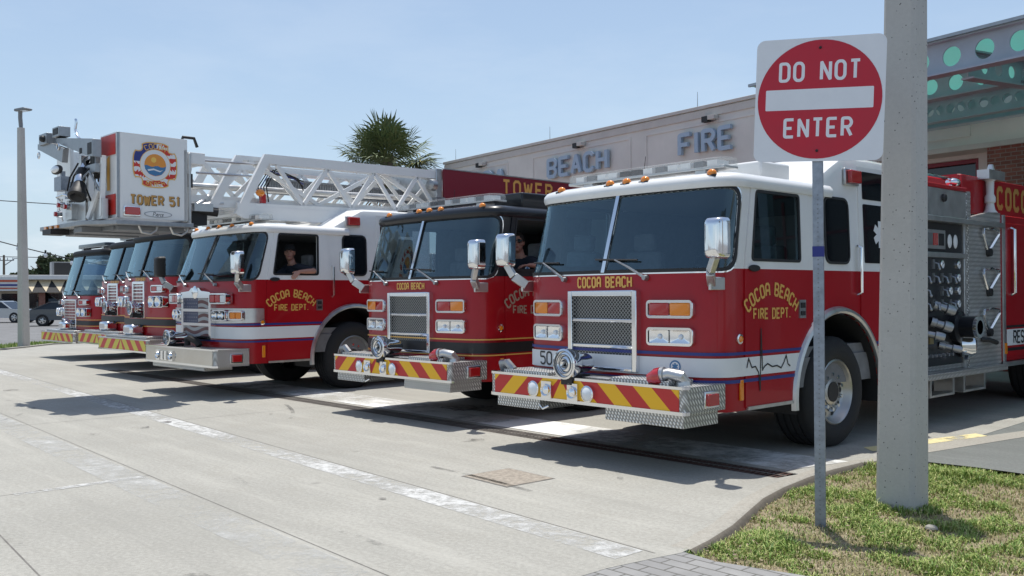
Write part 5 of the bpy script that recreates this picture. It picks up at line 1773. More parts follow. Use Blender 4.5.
    for s in (-1, 1):
        hip = pv + V((s * .10, 0, -.04)); kn = hip + V((s * .06, -.44, .03)); an = kn + V((0, -.06, -.42))
        capsule(tr, hip, kn, .098, .073); capsule(tr, kn, an, .071, .055)
    tr.ball(pv, .165, .13, .11); m3 = fuse(tr, 'trousers', .014, 3); finish('trousers', m3, ['shirt_navy'], o, 0); m3.polygons.foreach_set('use_smooth', [True] * len(m3.polygons))
    e = MB('white_vinyl'); ec = H + V((.10, 0, 0)) + V(emblem); dn = (ec - (ch + V((0, 0, .0)))); dn.z *= .2; dn.normalize()
    e.lathe([(.03, 0), (.028, .006), (0, .007)], ch + V((.06, -.0, -.0)) + V((dn.x * .15, dn.y * .128, .0)), dn, 14); e.mat('seal_blue'); e.lathe([(.016, .0075), (0, .0085)], ch + V((.06, 0, 0)) + V((dn.x * .15, dn.y * .128, .0)), dn, 12); e.build('chest_emblem', so, 40)
    if cap:
        k = MB('cap_dark'); k.T = Matrix.Translation(H) @ rt.to_4x4()
        k.ball((0, .014, .060), .089, .107, .086, 20, 12); k.prism(rpoly([(-.065, -.06), (.065, -.06), (.055, -.165), (-.055, -.165)], .04, 4), 2, .052, .062); k.build('cap', o, 40)
    else:
        k = MB('hair_dark'); k.T = Matrix.Translation(H) @ rt.to_4x4()
        n0 = len(k.v); k.ball((0, .018, .030), .0845, .101, .108, 22, 14)
        k.f = [f for f in k.f if not all((k.T.inverted() @ V(k.v[i])).z < .02 - ((k.T.inverted() @ V(k.v[i])).y) * .9 for i in f)]
        k.m = [0] * len(k.f); k.build('hair', o, 60)
    if shades:
        k = MB('dark_glass'); k.T = Matrix.Translation(H) @ rt.to_4x4()
        for sx in (-1, 1):
            k.ball((sx * .034, -.092, .012), .031, .012, .021, 14, 8); k.mat('dark_trim'); k.bar((sx * .062, -.085, .018), (sx * .082, .02, .016), .006, .01); k.mat('dark_glass')
        k.mat('dark_trim'); k.bar((-.012, -.104, .018), (.012, -.104, .018), .008, .006); k.build('sunglasses', o, 50)
    return o
M('lip', (.30, .10, .085), .5); M('hair_dark', (.02, .016, .012), .7)
# ------------------------------------------------------------------ camera
f_px, yaw, pit, rol = 941., R(43.15), R(.34), R(-.35)
CAM = V((5.83, -6.26, 1.53))
Fw = V((-math.cos(yaw) * math.cos(pit), math.sin(yaw) * math.cos(pit), math.sin(pit)))
Rt = V((math.sin(yaw), math.cos(yaw), 0)); Up = Rt.cross(Fw)
Rt, Up = Rt * math.cos(rol) + Up * math.sin(rol), Up * math.cos(rol) - Rt * math.sin(rol)
cd = bpy.data.cameras.new('camera'); cam = bpy.data.objects.new('camera', cd); COL.objects.link(cam)
cd.sensor_width = 36; cd.lens = f_px / 1024 * 36; cd.clip_end = 3000; cd.clip_start = .05
cam.matrix_world = Matrix(((Rt.x, Up.x, -Fw.x, CAM.x), (Rt.y, Up.y, -Fw.y, CAM.y), (Rt.z, Up.z, -Fw.z, CAM.z), (0, 0, 0, 1)))
SC.camera = cam

# ------------------------------------------------------------------ light
SX, SY = .13, -.125
sd_ = V((-SX, -SY, 1)).normalized()
elev = math.asin(sd_.z)
ld = bpy.data.lights.new('sun', 'SUN'); ld.energy = 4.3; ld.angle = R(.53); ld.color = (1, .965, .90)
lo = bpy.data.objects.new('sun', ld); COL.objects.link(lo)
lo.rotation_euler = sd_.to_track_quat('Z', 'Y').to_euler()
w = bpy.data.worlds.new('World'); SC.world = w; w.use_nodes = True
nt = w.node_tree
for n in list(nt.nodes): nt.nodes.remove(n)
wo = nt.nodes.new('ShaderNodeOutputWorld'); bg = nt.nodes.new('ShaderNodeBackground'); sk = nt.nodes.new('ShaderNodeTexSky')
sk.sky_type = 'NISHITA'; sk.sun_disc = False; sk.sun_elevation = elev; sk.sun_rotation = math.atan2(sd_.x, sd_.y)
sk.air_density = 1.0; sk.dust_density = 1.3; sk.ozone_density = 1.6; sk.altitude = 0
# thin high cloud: a slow noise whitens the sky a little towards the horizon
tc = nt.nodes.new('ShaderNodeTexCoord'); mp = nt.nodes.new('ShaderNodeMapping'); mp.inputs['Scale'].default_value = (1.4, 1.4, 5)
nt.links.new(tc.outputs['Generated'], mp.inputs[0])
nz = noise(nt, mp.outputs[0], 2.3, 7, .62)
sp = nt.nodes.new('ShaderNodeSeparateXYZ'); nt.links.new(tc.outputs['Generated'], sp.inputs[0])
low = ramp(nt, sp.outputs[2], [(.0, .8), (.14, .12), (.5, .0)])
cl = mathn(nt, 'MULTIPLY', ramp(nt, nz, [(.47, 0.), (.68, 1.)]), low)
hz = ramp(nt, sp.outputs[2], [(.0, .80), (.16, .42), (.55, .10)])
c0 = mixc(nt, hz, sk.outputs[0], (4.1, 5.2, 6.3))
c = mixc(nt, cl, c0, (7.0, 7.3, 7.6))
nt.links.new(c, bg.inputs[0]); bg.inputs[1].default_value = .135
nt.links.new(bg.outputs[0], wo.inputs[0])
SC.view_settings.view_transform = 'Standard'; SC.view_settings.look = 'None'; SC.view_settings.exposure = .12; SC.view_settings.gamma = 1
SC.render.engine = 'CYCLES'; SC.cycles.max_bounces = 8; SC.cycles.transparent_max_bounces = 16
SC.cycles.use_denoising = True

# ------------------------------------------------------------------ ground
def sheet(name, poly, z, mat, holes=(), thick=0, kind='structure', ds=None, label=None, cat=None):
    pl = Plane((0, 0, z), (1, 0, 0), (0, 1, 0))
    o = patch(name, pl, [([poly], mat)], None, holes=holes, thick=thick)
    tag(o, label, cat, None, kind)
    return o
big = MB('parking_asphalt'); big.add([(-1500, -1500, -.12), (1500, -1500, -.12), (1500, 1500, -.12), (-1500, 1500, -.12)], [(0, 1, 2, 3)]); tag(big.build('ground', smooth=0), kind='structure')
curbpts = [(2.36, -2.3), (2.42, -1.95), (2.46, -1.75), (2.40, -1.40), (2.30, -1.00), (2.14, -.55), (2.00, -.15), (1.90, .3), (1.83, .8), (1.80, 1.25), (1.82, 1.75), (1.95, 2.15)]
ap = [(-24.6, -30), (2.36, -30)] + curbpts + [(4.5, 2.2), (4.5, 4.2), (1.5, 4.2), (1.5, 20), (-24.2, 20), (-24.6, 4)]
ap = [(-22.6, -30), (2.36, -30)] + curbpts + [(1.95, 4.0), (1.6, 16), (-26, 16), (-26, 3.6), (-24.6, 2.3), (-23.5, 1.1), (-22.6, .1)]
gx, gy = (math.cos(0), 0), 0
gr0, gr1 = .72, 1.06     # drain
drain = [(-14.0, .879), (1.66, .62), (1.70, .90), (-14.0, 1.159)]
sheet('apron_pavement', ap, 0, 'concrete_apron', holes=[drain], thick=.14)
# curb lip along the lawn: a low rounded edge with a dirty outer face
cm = MB('concrete_curb')
def offs(pts, d):
    out = []
    for i, p in enumerate(pts):
        a = V(pts[max(0, i - 1)]); b = V(pts[min(len(pts) - 1, i + 1)]); t = (b - a).normalized(); out.append(V(p) + V((t.y, -t.x)) * d)
    return out
cp = []
for i in range(len(curbpts) - 1):
    for t in range(4):
        cp.append(tuple(V(curbpts[i]).lerp(V(curbpts[i + 1]), t / 4)))
cp.append(curbpts[-1])
cp = [p for p in cp if p[1] > -1.74]
secs = [(-.12, .003), (-.08, .006), (-.045, .012), (-.015, .014), (.012, .006), (.035, -.015), (.06, -.12)]
rows = [offs(cp, d) for d, z in secs]
n = len(cp)
cm.add([(p.x, p.y, z * (min(1, k_ / 7) if z > 0 else 1) + (.0005 if z > 0 else 0)) for r_, (d, z) in zip(rows, secs) for k_, p in enumerate(r_)], [(j * n + i, j * n + i + 1, (j + 1) * n + i + 1, (j + 1) * n + i) for j in range(4) for i in range(n - 1)])
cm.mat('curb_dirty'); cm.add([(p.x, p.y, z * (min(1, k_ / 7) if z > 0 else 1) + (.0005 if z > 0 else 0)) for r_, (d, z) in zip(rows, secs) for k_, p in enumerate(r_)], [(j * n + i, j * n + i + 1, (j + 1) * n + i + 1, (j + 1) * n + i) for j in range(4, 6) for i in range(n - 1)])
tag(cm.build('curb_edge', smooth=60), kind='structure')
lawn = [(2.44, -1.92)] + [p for p in curbpts if p[1] > -1.9] + [(2.05, 2.2), (2.6, 2.25), (3.1, 2.22), (4.2, 2.0), (5.2, 1.4), (5.2, -1.0), (4.2, -1.35), (3.2, -1.62), (2.7, -1.74)]
sheet('lawn', lawn, -.045, 'lawn_soil')
pav = [(2.37, -1.96), (2.6, -1.80), (3.2, -1.66), (4.2, -1.40), (5.4, -1.0), (8, -3), (8, -9), (1.2, -9), (1.2, -3.35), (2.33, -2.32)]
sheet('paver_path', [(2.2, -2.3), (2.25, -1.85), (2.47, -1.72), (2.7, -1.75), (3.2, -1.63), (4.2, -1.36), (5.4, -1.0), (8, -3), (8, -9), (2.2, -9)], -.002, 'grey_paver')
sheet('side_pavement', [(1.952, 2.16), (2.05, 2.21), (2.6, 2.26), (3.1, 2.23), (4.2, 2.01), (5.2, 1.41), (12, 2), (14, 30), (1.4, 30), (1.61, 16), (1.955, 4.0)], -.001, 'grey_slab')
sheet('pavement_edge_line', [(1.45, 2.55), (1.62, 2.4), (2.02, 4.15), (1.86, 4.25)], .004, 'worn_yellow')
sheet('pavement_strip', [(1.62, 2.36), (1.92, 2.2), (2.5, 5.4), (4.4, 14), (4.2, 14), (2.1, 4.6)], .002, 'concrete_curb')
# joints
M('joint_dark', (.17, .16, .145), .95, 0, 0, .3, 6)
M('drain_rust', (.085, .045, .035), .85, .2, 0, .35, 9)
M('drain_dusty', (.15, .135, .12), .85, .1, 0, .3, 5)
M('joint_faint', (.26, .25, .23), .95, 0, 0, .3, 6)
def jl(x0, y0, x1, y1, w_, z=.0012, mat='joint_dark', name='pavement_joint'):
    a, b = V((x0, y0)), V((x1, y1)); d = (b - a).normalized(); q = V((-d.y, d.x)) * w_ / 2
    sheet(name, [tuple(a - q), tuple(b - q), tuple(b + q), tuple(a + q)], z, mat)
j1 = lambda x: -1.70 - (x) * .0715
j2 = lambda x: -3.16 - x * .058
j3 = lambda x: -4.60 - x * .085
jl(-24, j1(-24), 2.36, j1(2.36), .010); jl(-24, j2(-24), 2.36, j2(2.36), .009); jl(-24, j3(-24), 2.36, j3(2.36), .010)
for x in (-2.12, -6.3, -10.5, -14.7, -18.9, 2.05):
    if x < 1: jl(x, -12, x - .02, j2(x), .010); 
    if x in (-6.3, -14.7): jl(x, j2(x), x, j1(x), .009)
for x in (-5.4, -9.6, -13.8): jl(x, j1(x), x + .05, 1.0, .009, mat='joint_faint')
def lane(x0, x1, yf, o0, o1, mat, z=.0025, name='painted_line'):
    sheet(name, [(x0, yf(x0) + o0), (x1, yf(x1) + o0), (x1, yf(x1) + o1), (x0, yf(x0) + o1)], z, mat)
lane(-23.5, 2.28, j1, -.27, -.02, 'worn_white'); lane(-16, 1.5, j2, -.36, -.04, 'faint_white')
sheet('painted_band', [(-9.5, 1.17), (1.55, .98), (1.72, 1.72), (-9.5, 1.9)], .005, 'worn_band')
sheet('painted_line', [(-2.16, -4.1), (-2.06, -4.1), (-2.06, -3.1), (-2.16, -3.1)], .0035, 'worn_white')
# tyre scuffs
for k in range(9):
    sr = random.Random(k + 20)
    cx, cy, r_ = sr.uniform(-8, 1.5), sr.uniform(-3.4, -.2), sr.uniform(2.5, 6); a0 = sr.uniform(.3, 1.4) ; da = sr.uniform(.2, .45)
    arc_ = [(cx + r_ * (math.cos(a0 + da * t / 8) - math.cos(a0)), cy + r_ * (math.sin(a0 + da * t / 8) - math.sin(a0)) * .5) for t in range(9)]
    o2 = offs(arc_, .05)
    pol = arc_ + [tuple(p) for p in reversed(o2)]
    sheet('tyre_mark_line', pol, .0045 + k * .0003, 'tyre_scuff')
# oil drips and dark stains, a hairline crack
m_worn('oil_stain', (.12, .11, .10), .46, .80, 9)
for k in range(26):
    sr = random.Random(k + 60)
    cx, cy, r_ = sr.uniform(-12, 2.0), sr.uniform(-5, .5), sr.uniform(.02, .16)
    if k % 5 == 0: cx, cy, r_ = sr.choice((0., -3.6, -8.3, -12.1)) + sr.uniform(-.4, .4), sr.uniform(1.6, 4.5), sr.uniform(.2, .5)
    if cy > .4 and cy < 1.5: continue
    sheet('pavement_stain', [(cx + r_ * sr.uniform(.7, 1.1) * math.cos(a * .45), cy + r_ * .8 * sr.uniform(.7, 1.1) * math.sin(a * .45)) for a in range(14)], .0075 + k * .0002, 'oil_stain')
# trench drain
dr = MB('drain_rust')
L = V((1.66, .62)) - V((-14.0, .879)); Ld = L.normalized(); Ln = V((-Ld.y, Ld.x)); o0 = V((-14.0, .879))
o0 = o0 + Ln * .0
nb = 284
for i in range(nb):
    t = L.length - .03 - i * .055
    a = o0 + Ld * t + Ln * .015; b = o0 + Ld * t + Ln * .265
    dr.mat('drain_rust' if a.x > -1.2 else 'drain_dusty'); dr.bar((a.x, a.y, -.012), (b.x, b.y, -.012), .026, .022)
for q in (.0, .14, .27):
    a = o0 + Ln * (q + .006); b = a + Ld * L.length; dr.bar((a.x, a.y, -.013), (b.x, b.y, -.013), .02, .026)
dr.mat('dark_trim'); dr.add([(o0.x, o0.y, -.10), (1.68, .6, -.10), (1.72, .95, -.10), (o0.x, o0.y + .3, -.10)], [(0, 1, 2, 3)])
tag(dr.build('trench_drain', smooth=0), 'long rusty trench drain grate set in the concrete in front of the fire trucks', 'drain')
# utility cover
M('cover_tan', (.30, .262, .215), .9, 0, 0, .35, 22, .6, 45)
uc = MB('cover_tan')
uc.prism([(-.22, -1.16), (.36, -1.20), (.38, -.70), (-.20, -.66)], 2, .001, .0045)
uc.mat('joint_dark'); uc.prism([(-.235, -1.175), (.375, -1.215), (.395, -.685), (-.215, -.645)], 2, .0005, .002)
tag(uc.build('utility_cover', smooth=0), 'square tan utility cover set flush in the concrete in front of the nearest engine', 'cover')

# ------------------------------------------------------------------ grass
def grass():
    g = random.Random(11)
    for nm, mt, cnt, lab, sc in (('grass', 'grass_blade', 52000, 'short patchy green lawn grass around the concrete pole', 1.), ('dry_grass', 'dry_blade', 17000, 'dry straw coloured grass among the green lawn', .8)):
        b = MB(mt); c = 0
        from mathutils import noise as mn
        while c < cnt:
            x = g.uniform(1.75, 5.2); y = g.uniform(-1.9, 2.3)
            if not pin((x, y), lawn): continue
            nv = mn.noise(V((x * 2.1, y * 2.1, 3.))) + .5 * mn.noise(V((x * 6, y * 6, 1.)))
            edge = y > 1.75 or math.hypot(x - 2.75, y - .55) < .3
            if nm == 'grass':
                if nv < .0 and g.random() < .86 and not edge: continue
                h = g.uniform(.012, .05) * (.75 + max(0, nv) * 1.5) * (1.7 if edge else 1)
            else:
                h = g.uniform(.012, .035)
            # drop blades no camera near this spot can resolve
            a = g.uniform(0, 6.283); l = g.uniform(.2, 1.3); wv = g.uniform(.0022, .0042)
            dx, dy = math.cos(a), math.sin(a); p = V((x, y, -.046))
            s = V((-dy, dx, 0)) * wv
            m_ = p + V((dx * h * l * .35, dy * h * l * .35, h * .6)); t = p + V((dx * h * l, dy * h * l, h * (1.1 - .35 * l)))
            b.add([p - s, p + s, m_ + s * .8, m_ - s * .8, t], [(0, 1, 2, 3), (3, 2, 4)])
            c += 1
        me = bpy.data.meshes.new(nm); me.from_pydata(b.v, [], b.f); o = finish(nm, me, b.mats, None, 0); tag(o, lab, 'grass', None, 'stuff')
    b = MB('dead_frond')
    for k in range(350):
        x = g.uniform(1.9, 5.); y = g.uniform(-1.7, 2.2)
        if not pin((x, y), lawn): continue
        a = g.uniform(0, 6.28); r_ = g.uniform(.008, .02); d = V((math.cos(a), math.sin(a), g.uniform(-.2, .5))) * r_; e = V((-d.y, d.x, g.uniform(-.3, .3) * r_)) * .6
        p = V((x, y, -.02 + g.uniform(0, .015))); b.add([p - d, p + e, p + d, p - e], [(0, 1, 2, 3)])
    tag(b.build('fallen_leaves', smooth=0), 'tiny brown dead leaves scattered over the lawn', 'leaves', None, 'stuff')
grass()
rk = MB('concrete_curb'); rk.ball((3.19, -.02, -.03), .045, .035, .025, 8, 6); tag(rk.build('stone', smooth=0), 'small pale stone lying in the grass right of the concrete pole', 'stone')

# ------------------------------------------------------------------ road sign
def sign():
    # axes of the panel: facing the camera side
    pos = V((2.62, -.42, 0))
    root = thing('road_sign', 'red and white DO NOT ENTER sign on a grey steel post in the grass', 'sign', (0, 0, 0))
    root.location = (pos.x, pos.y, -.06)
    dirc = V((CAM.x - pos.x, CAM.y - pos.y, 0)).normalized()
    dirc = Matrix.Rotation(R(-5), 3, 'Z') @ dirc
    u = V((0, 0, 1)).cross(dirc).normalized()
    up = V((0, 0, 1))
    rl = R(-2.4)
    u2 = u * math.cos(rl) + up * math.sin(rl); up2 = up * math.cos(rl) - u * math.sin(rl)
    p = MB('galvanised')
    p.T = Matrix(((u.x, -dirc.x, 0, 0), (u.y, -dirc.y, 0, 0), (0, 0, 1, 0), (0, 0, 0, 1)))
    p.prism([(-.034, -.024), (.034, -.024), (.034, .024), (-.034, .024)], 2, 0, 3.0)
    p.mat('steel_grey')
    for k in range(70): p.cyl((0, -.026, .10 + k * .031), (0, -.0235, .10 + k * .031), .0055, n=8)
    p.build('post', root, 35)
    M('tape_blue', (.02, .03, .20), .5)
    t = MB('tape_blue'); t.T = p.T; t.prism([(-.037, -.027), (.037, -.027), (.037, .027), (-.037, .027)], 2, 1.825, 1.895); t.build('tape_band', root)
    S = .83; c = V((0, 0, 2.88)) + dirc * .034 + u * .012
    pl = Plane(c, u2, up2)
    hs = S / 2
    body = patch('sign_panel', pl, [([rrect(-hs, -hs, hs, hs, .055, 6)], 'sign_white')], root, off=.003, thick=.004, back='galvanised')
    r_ = hs * .96; K = .83 / .83
    tx = text('DO_NOT', .116, 1.05, .72, 1.9, smooth=True, font=GA)
    tx2 = text('ENTER', .116, 1.05, .72, 1.9, smooth=True, font=GA)
    reg = [([circ(0, 0, r_, 64)], 'sign_crimson'), ([rrect(-.345, -.068, .345, .072, .006, 3)], 'sign_white'), (shift(tx, -.0, .19), 'sign_white'), (shift(tx2, 0, -.19), 'sign_white')]
    patch('sign_disc', pl, reg, body, off=.0045)
    for z in (.345, -.345):
        bm_ = MB('dark_trim'); q = c + up2 * z + u2 * .0; bm_.cyl(q + dirc * .004, q + dirc * .014, .010, .008, 10); bm_.build('bolt', root)
M('sign_white', (.76, .77, .78), .35, 0, 0, .03, 8); M('sign_crimson', (.50, .010, .028), .38, 0, 0, .05, 6)
sign()

# ------------------------------------------------------------------ concrete poles
def square_pole(name, label, x, y, z0, h, w0, w1, rot, cham=.03, cat='pole'):
    m = MB('concrete_pole')
    vs = []
    def sq(w_, c_): return [(-w_, -w_ + c_), (-w_ + c_, -w_), (w_ - c_, -w_), (w_, -w_ + c_), (w_, w_ - c_), (w_ - c_, w_), (-w_ + c_, w_), (-w_, w_ - c_)]
    a = sq(w0 / 2, cham); b = sq(w1 / 2, cham * .8)
    N = 6
    for k in range(N + 1):
        t = k / N
        vs += [(p[0] * (1 - t) + q[0] * t, p[1] * (1 - t) + q[1] * t, h * t) for p, q in zip(a, b)]
    fs = [(k * 8 + i, k * 8 + (i + 1) % 8, (k + 1) * 8 + (i + 1) % 8, (k + 1) * 8 + i) for k in range(N) for i in range(8)] + [tuple(range(N * 8, N * 8 + 8))]
    m.add(vs, fs)
    return m
pm = square_pole('', '', 0, 0, 0, 4.7, .288, .222, 0)
r0 = thing('concrete_pole', 'thick square concrete pole standing in the grass beside the DO NOT ENTER sign', 'pole', (2.745, .53, -.06), R(1))
r0.rotation_euler = (Matrix.Rotation(R(.9), 3, Fw) @ Matrix.Rotation(R(1), 3, 'Z')).to_euler()
pm.build('shaft', r0, 30)
r1 = thing('lamp_post', 'tall slender concrete lamp post with a small flat lamp head at the far left', 'lamp post', (-25.1, 2.45, -.1), R(20))
r1.rotation_euler = (Matrix.Rotation(R(-.6), 3, Fw) @ Matrix.Rotation(R(20), 3, 'Z')).to_euler()
pm = square_pole('', '', 0, 0, 0, 6.75, .27, .17, 0); pm.build('shaft', r1, 30)
lm = MB('steel_grey'); lm.cyl((0, 0, 6.70), (0, 0, 6.85), .06, .05, 12); lm.tube([(0, 0, 6.8), (0, -.02, 7.05), (.05, -.05, 7.28)], .06, 8); lm.build('lamp_arm', r1, 40)
lm = MB('steel_grey'); lm.prism(rpoly([(-.16, 7.25), (.36, 7.25), (.40, 7.29), (.26, 7.34), (-.16, 7.33)], .03, 3), 1, -.12, .12); lh = lm.build('lamp_head', r1, 40, .02)
lm = MB('clear_lens'); lm.box(-.1, .3, -.09, .09, 7.237, 7.25); lm.build('lamp_lens', lh)
# ------------------------------------------------------------------ fire station
def station():
    a7 = R(7); D = 13.
    u = V((math.cos(a7), -math.sin(a7), 0)); nrm = V((-math.sin(a7), -math.cos(a7), 0))
    o = V((math.sin(a7) * D, math.cos(a7) * D, 0))
    root = thing('fire_station', 'long beige stucco fire station with raised blue letters on its wall', 'building', o, -a7)
    # local frame: x along the wall, -y towards the street
    pl = Plane((0, 0, 0), (1, 0, 0), (0, 0, 1))
    x0, x1, H = -22.9, 9., 6.3
    bays = [(-22., -18.2), (-17.0, -13.2), (-12.2, -8.4), (-7.4, -3.05), (-1.15, 2.6), (3.8, 7.6)]
    holes = [[(a, 0.0), (b, 0.0), (b, 4.18), (a, 4.18)] for a, b in bays]
    outl = [(x0, -.1), (x1, -.1), (x1, H), (x0, H)]
    patch('front_wall', pl, [([outl], 'tan_stucco')], root, holes=holes, thick=.35)
    w = MB('tan_stucco'); w.box(x0, x0 + .3, .36, 14, -.1, H); w.box(x1 - .3, x1, .36, 14, -.1, H); w.box(x0, x1, 14, 14.3, -.1, H); w.build('side_wall', root)
    w = MB('asphalt_old'); w.box(x0 + .3, x1 - .3, .36, 14, H - .45, H - .3); w.build('roof', root)
    w = MB('interior'); w.box(x0 + .3, x1 - .3, .9, 1.0, 0, H - .5); w.build('inner_wall', root)
    # raised cornice band and reveal panels
    c = MB('coping'); c.box(x0 - .06, x1 + .06, -.07, .40, H, H + .09); c.box(x0 - .03, x1 + .03, -.035, -.002, H - .22, H - .02); c.build('parapet_coping', root, 35, .008)
    for a, b in ((-22.2, -18.95), (-17.6, -13.0), (-12.42, -7.4), (-6.9, -3.2)):
        patch('wall_panel', pl, [([[(a, 4.62), (b, 4.62), (b, 5.95), (a, 5.95)]], 'tan_stucco')], root, holes=[[(a + .06, 4.68), (b - .06, 4.68), (b - .06, 5.89), (a + .06, 5.89)]], off=.022, thick=.022)
    # letters
    for word, xa, xb in (('COCOA', -22.55, -18.95), ('BEACH', -16.68, -13.84), ('FIRE', -11.05, -9.25)):
        t = text(word, .52, 1.25, .92, 1.95, smooth=True, font=GA)
        xs = [q[0] for p in t for q in p]; k = (xb - xa) / (max(xs) - min(xs)); mx = (max(xs) + min(xs)) / 2
        t = [[((x - mx) * k + (xa + xb) / 2, z + 5.44) for x, z in p] for p in t]
        patch('wall_letters', pl, [(t, 'letter_blue')], root, off=.16, thick=.10)
    for x in (-20.4, -15.15, -9.95, -4.8):
        l = MB('dull_metal'); l.box(x - .10, x + .10, -.06, -.002, 5.93, 6.05); l.mat('coping'); l.box(x + .0, x + .22, -.22, -.06, 5.96, 6.07); l.mat('dark_trim'); l.box(x - .22, x - .01, -.20, -.05, 5.92, 6.07); l.build('wall_lamp', root, 35, .006)
    for x in (-22.5, -16.95, -10.66):
        l = MB('dull_metal'); l.cyl((x, .2, H + .05), (x, .2, H + .55), .012, .006, 6); l.build('lightning_rod', root)
    # bay doors: dark glazed sectional doors in red frames
    for a, b in bays:
        d = MB('board_red'); d.box(a, a + .12, .12, .3, 0, 4.18); d.box(b - .12, b, .12, .3, 0, 4.18); d.box(a + .12, b - .12, .12, .3, 4.10, 4.18); do = d.build('bay_door', root, 35, .004)
        g = MB('dark_glass'); g.box(a + .12, b - .12, .24, .26, 0, 4.10); g.build('door_glass', do)
        f = MB('board_red')
        for k in range(1, 5): f.box(a + .12, b - .12, .20, .24, k * .8 - .03, k * .8 + .03)
        for k in range(1, 4): xx = a + .12 + (b - a - .24) * k / 4; f.box(xx - .03, xx + .03, .205, .235, 0, 4.0)
        f.build('door_rails', do)
    # brick pier right of the nearest bays
    p = MB('red_brick'); p.box(-2.60, -1.28, -.55, -.002, -.1, 4.26); p.build('brick_pier', root, 35)
    s = MB('coping'); s.box(-7.4, 9., -.62, -.002, 4.26, 4.36); s.build('soffit_band', root)
station()

def canopy():
    """steel frame of castellated beams with round holes and a translucent teal roof, right of the bays"""
    a = R(10.5)
    u = V((math.cos(a), -math.sin(a), 0))
    root = thing('steel_canopy', 'blue grey steel canopy with round holes cut through its beams above the right bay', 'canopy', (0, 0, 0))
    def beam(p, q, h, hole_r, pitch, tf=.26, start=.3):
        p, q = V(p), V(q); d = (q - p); L = d.length; d.normalize(); up = V((0, 0, 1)); n = d.cross(up).normalized()
        pl = Plane(p, d, up)
        hs = []; x = start
        while x < L - hole_r: hs.append(circ(x, 0, hole_r, 20)); x += pitch
        b = patch('beam', pl, [([[(0, -h / 2), (L, -h / 2), (L, h / 2), (0, h / 2)]], 'teal_steel')], root, holes=hs, off=.01, thick=.02, back='teal_steel')
        f = MB('teal_steel')
        for z in (-h / 2, h / 2): f.bar(p + up * z, q + up * z, tf, .03)
        f.build('beam_flange', b, 30)
        return b
    return root, beam
croot, cbeam = canopy()
def pix(u, v, dep):
    return CAM + (Fw + Rt * ((u - 512) / f_px) - Up * ((v - 288) / f_px)) * dep
def plane_pt(u, v, n, D):
    d = Fw + Rt * ((u - 512) / f_px) - Up * ((v - 288) / f_px); n = V(n)
    return CAM + d * ((D - CAM.dot(n)) / d.dot(n))
def build_canopy():
    a = R(10.5); n = V((math.sin(a), math.cos(a), 0)); u = V((math.cos(a), -math.sin(a), 0))
    DA = 8.2
    p = plane_pt(975, 51, n, DA)           # mid height of the front beam
    zA = p.z; xa = p.dot(u)
    at = lambda x, D, z: u * x + n * D + V((0, 0, z))
    ph = plane_pt(927, 46, n, DA).z; pb = plane_pt(927, 78, n, DA).z
    h = (ph - pb) * 1.0
    # hole phase: a hole centre falls at pixel x = 952
    xh = plane_pt(952, 61, n, DA).dot(u); pitch = abs(plane_pt(985, 53, n, DA).dot(u) - xh)
    x0 = xa - 4.2; x1 = xa + 7
    st = (xh - x0) % pitch
    b = cbeam(at(x0, DA, zA), at(x1, DA, zA), h, h * .30, pitch, .24, st if st > .2 else st + pitch)
    # second beam behind it and lower cross beams running to the wall
    D2 = 12.2
    cbeam(at(x0, 9.9, zA), at(x1, 9.9, zA), h * .9, h * .27, pitch * .9, .24, .5)
    cbeam(at(x0, 11.5, zA - .1), at(x1, 11.5, zA - .1), h * .85, h * .18, pitch * .42, .2, .2)
    cbeam(at(x0, D2, zA - .05), at(x1, D2, zA - .05), h, h * .28, pitch, .24, .4)
    for dx in (-4.2, -.2, 3.6, 6.9):
        cbeam(at(xa + dx, DA + .13, zA - h * .30), at(xa + dx, D2 - .13, zA - h * .08), h * .8, h * .2, pitch * .72, .2, .45)
    # roof: teal sheets between the beams
    r = MB('teal_roof')
    q = [at(x0 - .1, DA - .15, zA + h / 2 + .02), at(x1, DA - .15, zA + h / 2 + .02), at(x1, D2 + .3, zA + h / 2 + .06), at(x0 - .1, D2 + .3, zA + h / 2 + .06)]
    r.add([tuple(p_) for p_ in q] + [tuple(p_ + V((0, 0, .03))) for p_ in q], [(0, 1, 2, 3), (7, 6, 5, 4), (0, 4, 5, 1), (1, 5, 6, 2), (2, 6, 7, 3), (3, 7, 4, 0)])
    r.build('roof_sheet', croot)
    e = MB('dull_metal'); e.bar(at(x0 - .1, DA - .16, zA + h / 2 + .03), at(x1, DA - .16, zA + h / 2 + .03), .05, .05); e.build('gutter', croot)
    for x in (x1 - .3, xa + 2.8):
        for D in (DA, D2):
            c = MB('teal_steel'); p0 = at(x, D, -.05); c.bar(p0, at(x, D, zA - h / 2), .22); c.build('column', croot)
build_canopy()

